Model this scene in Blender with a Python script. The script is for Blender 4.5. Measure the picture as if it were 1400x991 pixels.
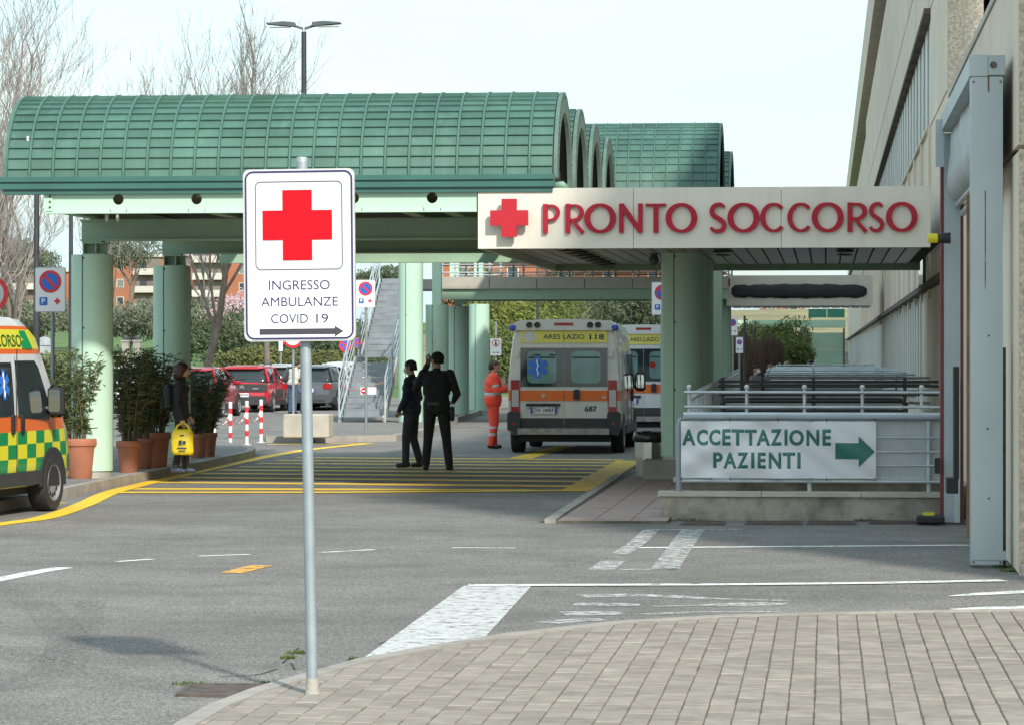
import bpy, bmesh, math, random
from mathutils import Vector, Matrix, Quaternion
import numpy as np
random.seed(7)
R = math.radians
scene = bpy.context.scene
COL = scene.collection
for o in list(bpy.data.objects): bpy.data.objects.remove(o)

# ---------------------------------------------------------------- camera
FPX, CX, HY, CH = 4200.0, 700.0, 483.0, 1.85
YAW = math.atan(430/FPX)
cd = bpy.data.cameras.new('camera'); cam = bpy.data.objects.new('camera', cd); COL.objects.link(cam)
cd.sensor_width = 36; cd.lens = 36*FPX/1400
cd.shift_x = 0; cd.shift_y = -12.5/1400
cd.clip_start = .5; cd.clip_end = 4000
cam.location = (0, 0, CH); cam.rotation_euler = (R(90), 0, YAW)
scene.camera = cam
FW = Vector((-math.sin(YAW), math.cos(YAW), 0)); RT = Vector((math.cos(YAW), math.sin(YAW), 0)); UP = Vector((0, 0, 1))
CAMP = Vector((0, 0, CH))
def ray(px, py): return FW + RT*((px-CX)/FPX) - UP*((py-HY)/FPX)
def G(px, py, z=0.0):
    d = ray(px, py); return CAMP + d*((z-CH)/d.z)
def PY(px, py, Y):
    d = ray(px, py); return CAMP + d*(Y/d.y)
def PD(px, py, dist): return CAMP + ray(px, py)*dist
def PX_(px, py, X):
    d = ray(px, py); return CAMP + d*(X/d.x)

# ---------------------------------------------------------------- world, sun, exposure
SUN_EL = R(36); TRAVEL = Vector((-.48*math.cos(SUN_EL), .88*math.cos(SUN_EL), -math.sin(SUN_EL))).normalized()
w = bpy.data.worlds.new('World'); scene.world = w; w.use_nodes = True
nt = w.node_tree; nt.nodes.clear()
def N(t, typ, **k):
    n = t.nodes.new(typ)
    for a, b in k.items(): setattr(n, a, b)
    return n
sky = N(nt, 'ShaderNodeTexSky', sky_type='NISHITA', sun_disc=False)
sky.sun_elevation = SUN_EL; sky.sun_rotation = math.atan2(-TRAVEL.x, -TRAVEL.y)
sky.dust_density = 2.0; sky.air_density = 1.2
tc = N(nt, 'ShaderNodeTexCoord'); mp = N(nt, 'ShaderNodeMapping'); mp.inputs['Scale'].default_value = (1.6, 1.6, 7)
nz = N(nt, 'ShaderNodeTexNoise'); nz.inputs['Scale'].default_value = 2.2; nz.inputs['Detail'].default_value = 6; nz.inputs['Roughness'].default_value = .55
cr = N(nt, 'ShaderNodeValToRGB'); cr.color_ramp.elements[0].position = .34; cr.color_ramp.elements[0].color = (.30, .30, .30, 1); cr.color_ramp.elements[1].position = .66; cr.color_ramp.elements[1].color = (.97, .97, .97, 1)
mx = N(nt, 'ShaderNodeMix', data_type='RGBA'); mx.inputs[7].default_value = (3.75, 5.0, 5.35, 1)
bg = N(nt, 'ShaderNodeBackground'); bg.inputs['Strength'].default_value = .105
wo = N(nt, 'ShaderNodeOutputWorld')
L = nt.links.new
L(tc.outputs['Generated'], mp.inputs[0]); L(mp.outputs[0], nz.inputs['Vector']); L(nz.outputs['Fac'], cr.inputs[0])
L(cr.outputs[0], mx.inputs[0]); L(sky.outputs[0], mx.inputs[6]); L(mx.outputs[2], bg.inputs[0]); L(bg.outputs[0], wo.inputs[0])
sl = bpy.data.lights.new('sun', 'SUN'); sl.energy = 2.2; sl.angle = R(2.5); sl.color = (1, .95, .87)
so = bpy.data.objects.new('sun', sl); COL.objects.link(so); so.rotation_euler = TRAVEL.to_track_quat('-Z', 'Y').to_euler(); so.location = (20, -20, 40)
vs = scene.view_settings; vs.view_transform = 'Standard'; vs.look = 'None'; vs.gamma = 1; vs.use_curve_mapping = False
vs.exposure = 1.15
scene.render.engine = 'CYCLES'
scene.cycles.max_bounces = 6; scene.cycles.transparent_max_bounces = 12

# ---------------------------------------------------------------- materials
MATS = {}
def lin(c): return tuple((v/12.92 if v <= .04045 else ((v+.055)/1.055)**2.4) for v in c)
def H(h): h = h.lstrip('#'); return lin(tuple(int(h[i:i+2], 16)/255 for i in (0, 2, 4)))
def M(name, col, rough=.6, metal=0.0, var=.10, scale=3.0, bump=0.0, bscale=60.0, dirt=0.0, dirtcol=(.06, .055, .045), spec=.5, alpha=None, coat=0, coord='pos', streak=0.0, emit=None, dlo=.48, dsc=None):
    if name in MATS: return MATS[name]
    m = bpy.data.materials.new(name); m.use_nodes = True; t = m.node_tree; b = t.nodes['Principled BSDF']; l = t.links.new
    b.inputs['Roughness'].default_value = rough; b.inputs['Metallic'].default_value = metal
    b.inputs['Specular IOR Level'].default_value = spec; b.inputs['Coat Weight'].default_value = coat
    if coord == 'pos':
        g = N(t, 'ShaderNodeNewGeometry'); vec = g.outputs['Position']
    else:
        g = N(t, 'ShaderNodeTexCoord'); vec = g.outputs['Object']
    c = (*col, 1)
    n1 = N(t, 'ShaderNodeTexNoise'); n1.inputs['Scale'].default_value = scale; n1.inputs['Detail'].default_value = 5; l(vec, n1.inputs['Vector'])
    mr = N(t, 'ShaderNodeMapRange'); mr.inputs[1].default_value = .3; mr.inputs[2].default_value = .7; mr.inputs[3].default_value = 1-var; mr.inputs[4].default_value = 1+var
    l(n1.outputs['Fac'], mr.inputs[0])
    hs = N(t, 'ShaderNodeHueSaturation'); hs.inputs['Color'].default_value = c; l(mr.outputs[0], hs.inputs['Value'])
    out = hs.outputs[0]
    if dirt or streak:
        mp = N(t, 'ShaderNodeMapping'); l(vec, mp.inputs[0])
        mp.inputs['Scale'].default_value = (1, 1, .12) if streak else (1, 1, 1)
        n2 = N(t, 'ShaderNodeTexNoise'); n2.inputs['Scale'].default_value = dsc or (5 if streak else 1.6); n2.inputs['Detail'].default_value = 8; n2.inputs['Roughness'].default_value = .65; l(mp.outputs[0], n2.inputs['Vector'])
        m2 = N(t, 'ShaderNodeMapRange'); m2.inputs[1].default_value = dlo; m2.inputs[2].default_value = dlo+.24; m2.inputs[4].default_value = max(dirt, streak); l(n2.outputs['Fac'], m2.inputs[0])
        mi = N(t, 'ShaderNodeMix', data_type='RGBA'); l(m2.outputs[0], mi.inputs[0]); l(out, mi.inputs[6]); mi.inputs[7].default_value = (*dirtcol, 1); out = mi.outputs[2]
    l(out, b.inputs['Base Color'])
    if bump:
        n3 = N(t, 'ShaderNodeTexNoise'); n3.inputs['Scale'].default_value = bscale; n3.inputs['Detail'].default_value = 4; l(vec, n3.inputs['Vector'])
        bp = N(t, 'ShaderNodeBump'); bp.inputs['Strength'].default_value = bump; bp.inputs['Distance'].default_value = .02; l(n3.outputs['Fac'], bp.inputs['Height']); l(bp.outputs[0], b.inputs['Normal'])
    if alpha is not None: b.inputs['Alpha'].default_value = alpha
    if emit: b.inputs['Emission Color'].default_value = (*emit[0], 1); b.inputs['Emission Strength'].default_value = emit[1]
    MATS[name] = m; return m
def worn(name, col, lo=.42, hi=.56, scale=7, rough=.7):
    """road paint that is worn through: transparent where the noise falls low"""
    m = M(name, col, rough, var=.12, scale=5); t = m.node_tree; b = t.nodes['Principled BSDF']; l = t.links.new
    g = N(t, 'ShaderNodeNewGeometry'); n = N(t, 'ShaderNodeTexNoise'); n.inputs['Scale'].default_value = scale; n.inputs['Detail'].default_value = 9; n.inputs['Roughness'].default_value = .75
    l(g.outputs['Position'], n.inputs['Vector']); r = N(t, 'ShaderNodeMapRange'); r.inputs[1].default_value = lo; r.inputs[2].default_value = hi
    l(n.outputs['Fac'], r.inputs[0]); l(r.outputs[0], b.inputs['Alpha']); return m

# ---------------------------------------------------------------- mesh building
class MB:
    def __init__(s): s.v = []; s.f = []; s.m = []; s.mi = 0
    def add(s, vs, fs):
        o = len(s.v); s.v += [tuple(p) for p in vs]; s.f += [tuple(i+o for i in f) for f in fs]; s.m += [s.mi]*len(fs); return s
    def box(s, lo, hi, mat=None):
        x0, y0, z0 = lo; x1, y1, z1 = hi
        p = [(x0,y0,z0),(x1,y0,z0),(x1,y1,z0),(x0,y1,z0),(x0,y0,z1),(x1,y0,z1),(x1,y1,z1),(x0,y1,z1)]
        if mat is not None: p = [mat @ Vector(q) for q in p]
        return s.add(p, [(0,3,2,1),(4,5,6,7),(0,1,5,4),(1,2,6,5),(2,3,7,6),(3,0,4,7)])
    def cbox(s, c, sz, rz=0, ch=0):
        m = Matrix.Translation(c) @ Matrix.Rotation(rz, 4, 'Z')
        h = [q/2 for q in sz]
        if not ch: return s.box([-q for q in h], h, m)
        a, b, z = h; k = min(ch, a*.9, b*.9, z*.9)
        rings = []
        for zz, q in ((-z, k), (-z+k, 0), (z-k, 0), (z, k)):
            A, B = a-q, b-q
            rings.append([m @ Vector(p) for p in ((A-k,-B,zz),(A,-B+k,zz),(A,B-k,zz),(A-k,B,zz),(-A+k,B,zz),(-A,B-k,zz),(-A,-B+k,zz),(-A+k,-B,zz))])
        return s.loft(rings)
    def loft(s, rings, cap=True, closed=True):
        n = len(rings[0]); vs = [p for r in rings for p in r]; fs = []
        for i in range(len(rings)-1):
            for j in range(n if closed else n-1):
                a = i*n+j; b = i*n+(j+1) % n; fs.append((a, b, b+n, a+n))
        if cap: fs.append(tuple(range(n-1, -1, -1))); k = (len(rings)-1)*n; fs.append(tuple(range(k, k+n)))
        return s.add(vs, fs)
    def tube(s, path, r, n=8, cap=True, closed=False):
        path = [Vector(p) for p in path]; rr = r if isinstance(r, (list, tuple)) else [r]*len(path); rings = []
        pu = None
        for i, p in enumerate(path):
            if closed: d = path[(i+1) % len(path)]-path[i-1]
            else: d = path[min(i+1, len(path)-1)]-path[max(i-1, 0)]
            d.normalize()
            if pu is None:
                u = d.orthogonal().normalized() if abs(d.z) > .9 else d.cross(UP).normalized()
            else:
                u = (pu - d*pu.dot(d)); u = u.normalized() if u.length > 1e-6 else d.orthogonal().normalized()
            pu = u; v = d.cross(u)
            rings.append([p+(u*math.cos(2*math.pi*k/n)+v*math.sin(2*math.pi*k/n))*rr[i] for k in range(n)])
        if closed: rings.append(rings[0]); cap = False
        return s.loft(rings, cap)
    def bar(s, a, b, wd, ht):
        """rectangular bar from a to b; wd across, ht up"""
        a, b = Vector(a), Vector(b); d = (b-a).normalized(); u = d.cross(UP)
        u = u.normalized() if u.length > 1e-4 else Vector((1, 0, 0)); v = u.cross(d)
        rings = [[p+u*sx*wd/2+v*sy*ht/2 for sx, sy in ((-1,-1),(1,-1),(1,1),(-1,1))] for p in (a, b)]
        return s.loft(rings)
    def lathe(s, prof, c=(0,0,0), n=20, axis='Z', cap=True):
        c = Vector(c); rings = []
        for r, z in prof:
            ring = []
            for k in range(n):
                a = 2*math.pi*k/n; x, y = r*math.cos(a), r*math.sin(a)
                ring.append(c+(Vector((x, y, z)) if axis == 'Z' else Vector((z, x, y)) if axis == 'X' else Vector((y, z, x))))
            rings.append(ring)
        return s.loft(rings, cap)
    def prism(s, poly, d0, d1, fn):
        """poly of (a,b); fn(a,b,d) -> point"""
        return s.loft([[fn(a, b, d0) for a, b in poly], [fn(a, b, d1) for a, b in poly]])
    def quad(s, *p): return s.add(p, [tuple(range(len(p)))])
    def sphere(s, c, r, nu=12, nv=8, sc=(1,1,1)):
        c = Vector(c); rings = []
        for i in range(nv+1):
            t = math.pi*i/nv; rr = max(math.sin(t), .001)*r; z = -math.cos(t)*r
            rings.append([c+Vector((rr*math.cos(2*math.pi*k/nu)*sc[0], rr*math.sin(2*math.pi*k/nu)*sc[1], z*sc[2])) for k in range(nu)])
        return s.loft(rings)
    def mesh(s, name, mats, smooth=False, fix=True):
        me = bpy.data.meshes.new(name); me.from_pydata(s.v, [], s.f)
        for m in (mats if isinstance(mats, (list, tuple)) else [mats]): me.materials.append(m)
        if any(s.m): me.polygons.foreach_set('material_index', s.m)
        if fix and len(s.f) < 60000:
            bm = bmesh.new(); bm.from_mesh(me); bmesh.ops.recalc_face_normals(bm, faces=bm.faces[:]); bm.to_mesh(me); bm.free()
        if smooth is True: me.polygons.foreach_set('use_smooth', [True]*len(me.polygons))
        elif smooth:
            me.polygons.foreach_set('use_smooth', [True]*len(me.polygons)); me.set_sharp_from_angle(angle=R(smooth))
        me.update(); return me
    def build(s, name, mats, parent=None, smooth=False, fix=True):
        return obj(name, s.mesh(name, mats, smooth, fix), parent)
def obj(name, me, parent=None, loc=None, rot=None):
    o = bpy.data.objects.new(name, me); COL.objects.link(o)
    if parent is not None: o.parent = parent
    if loc is not None: o.location = loc
    if rot is not None: o.rotation_euler = rot
    return o
def tag(o, label=None, cat=None, group=None, kind=None):
    for k, v in (('label', label), ('category', cat), ('group', group), ('kind', kind)):
        if v: o[k] = v
    return o
def thing(name, label, cat, loc=(0,0,0), rz=0, group=None):
    e = bpy.data.objects.new(name, None); COL.objects.link(e); e.location = loc; e.rotation_euler = (0, 0, rz); e.empty_display_size = .2
    return tag(e, label, cat, group)
def struct(o): o['kind'] = 'structure'; return o
def stuff(o): o['kind'] = 'stuff'; return o
def copy_tree(o, parent=None):
    c = o.copy(); COL.objects.link(c); c.parent = parent
    for ch in [x for x in bpy.data.objects if x.parent == o]: copy_tree(ch, c)
    return c
def text_mesh(s, extrude=.003, bold=0.0, shear=0.0):
    cu = bpy.data.curves.new('t', 'FONT'); cu.body = s; cu.size = 1; cu.extrude = 0; cu.offset = bold; cu.shear = shear; cu.align_x = 'LEFT'; cu.resolution_u = 4
    o = bpy.data.objects.new('t', cu); COL.objects.link(o); dg = bpy.context.evaluated_depsgraph_get(); dg.update()
    me = bpy.data.meshes.new_from_object(o.evaluated_get(dg)); bpy.data.objects.remove(o); bpy.data.curves.remove(cu)
    bm = bmesh.new(); bm.from_mesh(me)
    r = bmesh.ops.extrude_face_region(bm, geom=bm.faces[:]); vs = [g for g in r['geom'] if isinstance(g, bmesh.types.BMVert)]
    bmesh.ops.translate(bm, verts=vs, vec=(0, 0, 1)); bmesh.ops.recalc_face_normals(bm, faces=bm.faces[:])
    bm.to_mesh(me); bm.free()
    return me
def text(name, s, x0, x1, z0, z1, mat, parent, depth=.004, y=0.0, bold=0.0, fn=None, shear=0.0):
    """lettering fitted to a box in the local XZ plane, facing -Y, its back at y; fn may bend points"""
    me = text_mesh(s, bold=bold, shear=shear); P = np.empty(len(me.vertices)*3); me.vertices.foreach_get('co', P); P = P.reshape(-1, 3)
    if fn:
        bm = bmesh.new(); bm.from_mesh(me); lo, hi = P.min(0), P.max(0)
        for ax_, nn in ((0, 5), (1, 9)):
            for k in range(1, nn):
                co = [0, 0, 0]; no = [0, 0, 0]; co[ax_] = lo[ax_]+(hi[ax_]-lo[ax_])*k/nn; no[ax_] = 1
                bmesh.ops.bisect_plane(bm, geom=bm.verts[:]+bm.edges[:]+bm.faces[:], plane_co=co, plane_no=no)
        bm.to_mesh(me); bm.free(); P = np.empty(len(me.vertices)*3); me.vertices.foreach_get('co', P); P = P.reshape(-1, 3)
    a, b = P.min(0), P.max(0); sx = (x1-x0)/(b[0]-a[0]); sz = (z1-z0)/(b[1]-a[1])
    Q = np.stack([x0+(P[:,0]-a[0])*sx, y-P[:,2]*depth, z0+(P[:,1]-a[1])*sz], 1)
    if fn: Q = np.array([tuple(fn(*q)) for q in Q])
    me.vertices.foreach_set('co', Q.ravel()); me.materials.clear(); me.materials.append(mat); me.update()
    return obj(name, me, parent)
def rrect(x0, x1, z0, z1, r, n=5):
    p = []
    for cx, cz, a0 in ((x1-r, z0+r, -90), (x1-r, z1-r, 0), (x0+r, z1-r, 90), (x0+r, z0+r, 180)):
        for k in range(n+1): a = R(a0+90*k/n); p.append((cx+r*math.cos(a), cz+r*math.sin(a)))
    return p
def XZ(y): return lambda a, b, d: Vector((a, y+d, b))
def slab(poly, z0, z1, mb=None):
    mb = mb or MB(); return mb.loft([[Vector((p[0], p[1], z0)) for p in poly], [Vector((p[0], p[1], z1)) for p in poly]])
# ---------------------------------------------------------------- ground materials
def asphalt():
    m = M('asphalt', (.205, .193, .178), .9, var=.15, scale=.35, dirt=.5, dirtcol=(.12, .118, .115), bump=.5, bscale=120, spec=.3)
    t = m.node_tree; l = t.links.new; b = t.nodes['Principled BSDF']; src = b.inputs['Base Color'].links[0].from_socket
    g = N(t, 'ShaderNodeNewGeometry')
    def noise(sc, lo, hi, a, bb, stretch=None):
        n = N(t, 'ShaderNodeTexNoise'); n.inputs['Scale'].default_value = sc; n.inputs['Detail'].default_value = 3
        if stretch:
            mp = N(t, 'ShaderNodeMapping'); mp.inputs['Scale'].default_value = stretch; l(g.outputs['Position'], mp.inputs[0]); l(mp.outputs[0], n.inputs['Vector'])
        else: l(g.outputs['Position'], n.inputs['Vector'])
        r = N(t, 'ShaderNodeMapRange'); r.inputs[1].default_value = lo; r.inputs[2].default_value = hi; r.inputs[3].default_value = a; r.inputs[4].default_value = bb; l(n.outputs['Fac'], r.inputs[0]); return r.outputs[0]
    for args in ((30, .36, .64, .74, 1.27), (70, .40, .62, .6, 1.5), (9, .3, .7, .88, 1.12), (1.3, .3, .7, .9, 1.09), (.5, .35, .62, .92, 1.05, (.5, 1.1, 1))):
        mu = N(t, 'ShaderNodeMix', data_type='RGBA', blend_type='MULTIPLY'); mu.inputs[0].default_value = 1
        l(src, mu.inputs[6]); l(noise(*args), mu.inputs[7]); src = mu.outputs[2]
    l(src, b.inputs['Base Color']); return m
def island(name, col, amp=.22, rough=.85, **k):
    """stone, block or panel whose tone differs from piece to piece"""
    m = M(name, col, rough, **k); t = m.node_tree; l = t.links.new; b = t.nodes['Principled BSDF']; src = b.inputs['Base Color'].links[0].from_socket
    oi = N(t, 'ShaderNodeObjectInfo'); g = N(t, 'ShaderNodeNewGeometry'); ad = N(t, 'ShaderNodeMath', operation='ADD'); l(oi.outputs['Random'], ad.inputs[0]); l(g.outputs['Random Per Island'], ad.inputs[1])
    wn = N(t, 'ShaderNodeTexWhiteNoise', noise_dimensions='1D'); l(ad.outputs[0], wn.inputs['W'])
    r = N(t, 'ShaderNodeMapRange'); r.inputs[3].default_value = 1-amp; r.inputs[4].default_value = 1+amp*.6; l(wn.outputs[0], r.inputs[0])
    mu = N(t, 'ShaderNodeMix', data_type='RGBA', blend_type='MULTIPLY'); mu.inputs[0].default_value = 1; l(src, mu.inputs[6]); l(r.outputs[0], mu.inputs[7]); l(mu.outputs[2], b.inputs['Base Color']); return m
m_asph = asphalt()
m_paver = island('paver_concrete', (.285, .247, .208), .17, var=.16, scale=9, bump=.35, bscale=90, dirt=.25, dirtcol=(.22, .2, .17))
m_joint = M('paver_joint', (.13, .12, .085), .95, var=.35, scale=6)
m_kerb = M('kerb_stone', (.34, .31, .275), .9, var=.15, scale=4, bump=.3, dirt=.45, dirtcol=(.14, .13, .11))
m_pave = M('grey_pavement', (.20, .19, .178), .92, var=.15, scale=1.5, bump=.4, bscale=90, dirt=.3, dirtcol=(.12, .115, .11))
m_pink = island('pink_tile', (.36, .27, .24), .10, var=.15, scale=5, bump=.3, dirt=.3, dirtcol=(.2, .16, .14))
m_white = worn('white_road_paint', (.72, .72, .70), .36, .46)
m_whitew = worn('worn_white_road_paint', (.52, .52, .50), .40, .57, 11)
m_yellow = worn('yellow_road_paint', (.85, .54, .03), .28, .40, 8)
m_yelloww = worn('worn_yellow_road_paint', (.80, .52, .06), .28, .50, 8)
m_orange = worn('orange_road_paint', (.72, .38, .08), .38, .5, 9)
m_tyre_shadow = worn('tyre_rubber_on_road', (.10, .10, .10), .46, 1.0, 22)  # rubber tone, also used for the painted shadow of the sign
m_rust = M('rusty_iron', (.10, .08, .068), .8, var=.35, scale=12, bump=.4)
m_grass = M('grass', (.085, .15, .03), .9, var=.35, scale=.25, dirt=.3, dirtcol=(.17, .17, .06))
m_dry = M('dry_grass', (.23, .20, .10), .95, var=.3, scale=.3, dirt=.5, dirtcol=(.13, .14, .05))
m_weed = M('weed_leaf', (.08, .13, .025), .8, var=.3, scale=9)

# ---------------------------------------------------------------- ground
def terrain_z(x, y):
    if y < 118: return -.03
    t = y-118
    z = min(t, 150)*.022 + min(300, max(0, t-150))*.016 + .6*math.sin(x*.035+1)*min(1, t/80)
    k = min(1, max(0, (x+32)/14))                    # level yard beside the hospital, then a bank
    return z*(1-k) + k*(-.03 if y < 212 else -.03+min(70, y-212)*.085+max(0, min(250, y-282))*.012)
ys = [-60, 0, 60, 118] + [118+k*8 for k in range(1, 30)] + [366+k*40 for k in range(20)] + [1300, 1900, 3000]
xs = [-1500, -900, -500] + [-400+k*20 for k in range(31)] + [300, 500, 900, 1500]
mb = MB(); nx = len(xs)
for y in ys:
    for x in xs: mb.v.append((x, y, terrain_z(x, min(y, 1150))))
for j in range(len(ys)-1):
    for i in range(nx-1): mb.f.append((j*nx+i, j*nx+i+1, (j+1)*nx+i+1, (j+1)*nx+i)); mb.m.append(0)
mb.m = [1 if (ys[k//(nx-1)] >= 205 and xs[k % (nx-1)] >= -40) else 0 for k in range(len(mb.f))]
struct(mb.build('ground', [m_grass, m_dry], smooth=True))
struct(MB().quad((-24, 119.6, .0), (40, 119.6, .0), (40, 211, .0), (-24, 211, .0)).build('yard', m_pave, fix=False))
road = struct(MB().quad((-70, -20, 0), (40, -20, 0), (40, 119.5, 0), (-70, 119.5, 0)).build('road', m_asph, fix=False))
def decal(name, polys, mat, z=.004, parent=road, px=True):
    mb = MB()
    for p in polys: mb.quad(*[(G(*q, z) if px else Vector((q[0], q[1], z))) for q in p])
    return mb.build(name, mat, parent, fix=False)
def strip(pts, wd, z=.004):
    """ground strip along pixel points, width in metres"""
    P = [G(*q, z) for q in pts]; out = []
    for i, p in enumerate(P):
        d = (P[min(i+1, len(P)-1)]-P[max(i-1, 0)]); d.normalize(); n = Vector((-d.y, d.x, 0))
        ww = wd[i] if isinstance(wd, (list, tuple)) else wd
        out.append((p-n*ww/2, p+n*ww/2))
    mb = MB()
    for i in range(len(out)-1): mb.quad(out[i][0], out[i+1][0], out[i+1][1], out[i][1])
    return mb
def spline(pts, n=8):
    out = []
    P = [pts[0]]+list(pts)+[pts[-1]]
    for i in range(1, len(P)-2):
        for k in range(n):
            t = k/n; a, b, c, d = P[i-1:i+3]
            out.append(tuple(.5*(2*b[j]+(c[j]-a[j])*t+(2*a[j]-5*b[j]+4*c[j]-d[j])*t*t+(3*b[j]-a[j]-3*c[j]+d[j])*t**3) for j in range(len(b))))
    return out+[pts[-1]]
# white paint
decal('painted_block', [[(634,800),(727,800),(655,879),(488,905)]], worn('dirty_white_road_paint', (.55, .55, .53), .33, .50, 9))
strip([(640,799.2),(1000,798),(1200,796),(1372,792.5)], .2, .008).build('painted_line', m_white, road)
strip([(868,748),(1328,744.5)], .16).build('painted_line', m_white, road)
strip([(885,723.5),(1015,722.5)], .15).build('painted_line', m_whitew, road)
strip([(890,724),(868,744),(846,757)], .17).build('painted_line', m_whitew, road)
strip([(838,766),(822,778)], .22).build('painted_line', m_whitew, road)
strip([(947,724),(932,744),(908,778)], .24).build('painted_line', m_whitew, road)
strip([(848,778),(932,777)], .15).build('painted_line', m_whitew, road)
strip([(1298,814),(1345,811),(1420,807)], [.05, .2, .22]).build('painted_line', m_white, road)
strip([(1300,832),(1345,831),(1420,829)], [.06, .24, .26]).build('painted_line', m_white, road)
for p, wd in (([(793,814),(880,813),(985,818),(1080,820)], [.3,.22,.12,.03]), ([(785,825),(875,826)], [.24,.14]), ([(893,828),(985,826),(1075,824)], [.1,.28,.08]), ([(769,838),(850,837)], [.34,.15]), ([(878,839),(960,836),(1075,836)], [.12,.08,.05]), ([(748,851),(800,846),(814,848)], [.22,.2,.08]), ([(843,850),(1000,846),(1035,842)], [.2,.15,.03])):
    strip(spline(p, 4), [wd[min(int(i/4), len(wd)-1)] for i in range(4*(len(p)-1)+1)]).build('painted_letter_trace', m_whitew, road)
for p, wd in (([(-30,797),(0,791),(50,781),(88,775)], .18), ([(160,767),(208,763.5)], .09), ([(272,759.5),(342,757)], .09), ([(440,754.5),(512,750.5)], .09), ([(618,748),(704,748.5)], .09)):
    strip(p, wd).build('painted_dash', m_white, road)
strip([(316,782.5),(358,772)], .2).build('painted_dash', m_orange, road)
# yellow hatched area
strip(spline([(-40,722),(0,715.5),(60,707),(112,690),(150,673),(200,660),(270,644),(345,627.5),(420,614.5),(505,605.5)]), .26, .006).build('yellow_line', m_yellow, road)
strip([(150,672.4),(470,672.2),(800,669.5)], .38, .008).build('yellow_line', m_yellow, road)
strip([(790,671),(862,629)], [.5, .5], .006).build('yellow_line', m_yelloww, road)
LF = [(184,667.5),(220,658.5),(247,652),(275,646.5),(300,641.8),(326,637.3),(352,632.7),(378,628.6),(405,624.8)]
RF = [(732,669),(788,664),(797,657.5),(808,651),(817,645.6),(824,640.7),(833,636),(840,632),(852,628.2)]
for i, (a, b) in enumerate(zip(LF, RF)):
    strip([a, ((a[0]+b[0])/2, (a[1]+b[1])/2), b], [.45, .52, .2 if i == 0 else .52]).build('yellow_stripe', m_yellow if i < 5 else m_yelloww, road)
strip([(706,627.5),(776,608.5)], .4).build('yellow_line', m_yelloww, road)
strip([(365,606.8),(500,605.6)], .3).build('yellow_line', m_yelloww, road)
strip([(0,690),(88,686.5)], .25).build('yellow_line', m_yelloww, road)
# tyre marks, and at lower left the sign's shadow painted as dark arcs
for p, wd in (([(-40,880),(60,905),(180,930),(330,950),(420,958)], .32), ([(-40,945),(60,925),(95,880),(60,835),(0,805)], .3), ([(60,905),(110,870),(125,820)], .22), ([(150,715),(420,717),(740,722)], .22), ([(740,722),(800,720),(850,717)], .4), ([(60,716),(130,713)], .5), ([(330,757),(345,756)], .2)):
    strip(spline(p, 6), wd, .003).build('tyre_mark', m_tyre_shadow, road)
decal('oil_stain', [[(705,687),(735,683),(748,687),(738,692),(712,693)]], m_tyre_shadow, .003)
decal('oil_stain', [[(745,765),(800,757),(835,762),(815,772),(760,775)]], m_tyre_shadow, .003)
# drain gratings
def grating(p4, n, label):
    P = [G(*q, .006) for q in p4]; t = thing('drain_grating', label, 'drain', ((P[0]+P[2])/2).to_tuple())
    c = Vector(t.location); fr = MB()
    Q = [p-c for p in P]
    for i in range(4): fr.bar(Q[i], Q[(i+1) % 4], .03, .02)
    fr.build('frame', m_rust, t)
    MB().quad(*[q-Vector((0,0,.005)) for q in Q]).build('pit', M('pit_dark', (.015,.014,.013), .9), t)
    for k in range(1, n):
        a = Q[0].lerp(Q[1], k/n); b = Q[3].lerp(Q[2], k/n); o = MB().bar(a, b, (Q[1]-Q[0]).length/n*.62, .012).build('bar', m_rust, t)
grating([(243,950),(262,936),(368,936),(346,952)], 12, 'rusty brown drain grating in the road beside the post of the red cross sign')
grating([(932,717),(936,712.7),(990,712.7),(988,717)], 6, 'small rusty grating at the foot of the low wall below the banner letters')
grating([(1020,716.5),(1022,712.3),(1095,712.3),(1095,716.5)], 8, 'rusty grating at the middle of the low stained wall')
grating([(1105,716.5),(1105,712.3),(1168,712.3),(1168,716.5)], 8, 'rusty grating below the arrow end of the banner')
grating([(1190,715.5),(1190,711.3),(1284,711.3),(1286,715.5)], 14, 'long rusty slotted grating next to the far post of the dock frame')

# near brick pavement with rounded corner
kp = [G(x, y) for x, y in ((215,1030),(255,995),(300,969),(360,946),(430,926),(500,906),(600,887.5),(700,871),(850,854),(1000,845.5),(1200,840.5),(1400,837.5),(1500,836))]
kp = [(p.x, p.y) for p in kp]
def kerb_y(x):
    for (a, b), (c, d) in zip(kp, kp[1:]):
        if a <= x <= c: return b+(d-b)*(x-a)/(c-a)
    return kp[0][1] if x < kp[0][0] else kp[-1][1]
PZ = .022
pv = struct(slab([(kp[0][0], 9.0)]+kp+[(kp[-1][0], 9.0)], -.05, PZ-.008).build('near_pavement', m_joint))
kb = []
acc = MB()
for i in range(len(kp)-1):
    n = max(1, round(math.dist(kp[i], kp[i+1])/.9))
    for k in range(n):
        a = Vector((*kp[i], 0)).lerp(Vector((*kp[i+1], 0)), k/n); b = Vector((*kp[i], 0)).lerp(Vector((*kp[i+1], 0)), (k+1)/n)
        d = (b-a).normalized(); a = a+d*.004; b = b-d*.004
        MB().bar(a+Vector((0,0,.0)), b+Vector((0,0,.0)), .11, PZ*2+.012).build('kerbstone', m_kerb, pv)
PW = .136
cells = []; x = -3.6
rnd = random.Random(3)
while x < 1.58:
    xc = x+PW/2; yend = kerb_y(xc)-.07; y = yend
    first = True
    while y > 12.6:
        ln = rnd.choice((.245, .245, .245, .13, .19, .245)) if not first else rnd.uniform(.12, .25)
        cells.append((xc+rnd.uniform(-.002,.002), y-ln/2, ln)); y -= ln; first = False
    x += PW
def blk(w_, l_, h_, g=.0035):
    return MB().cbox((0, 0, 0), (w_-2*g, l_-2*g, h_), ch=.0045)
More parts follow.
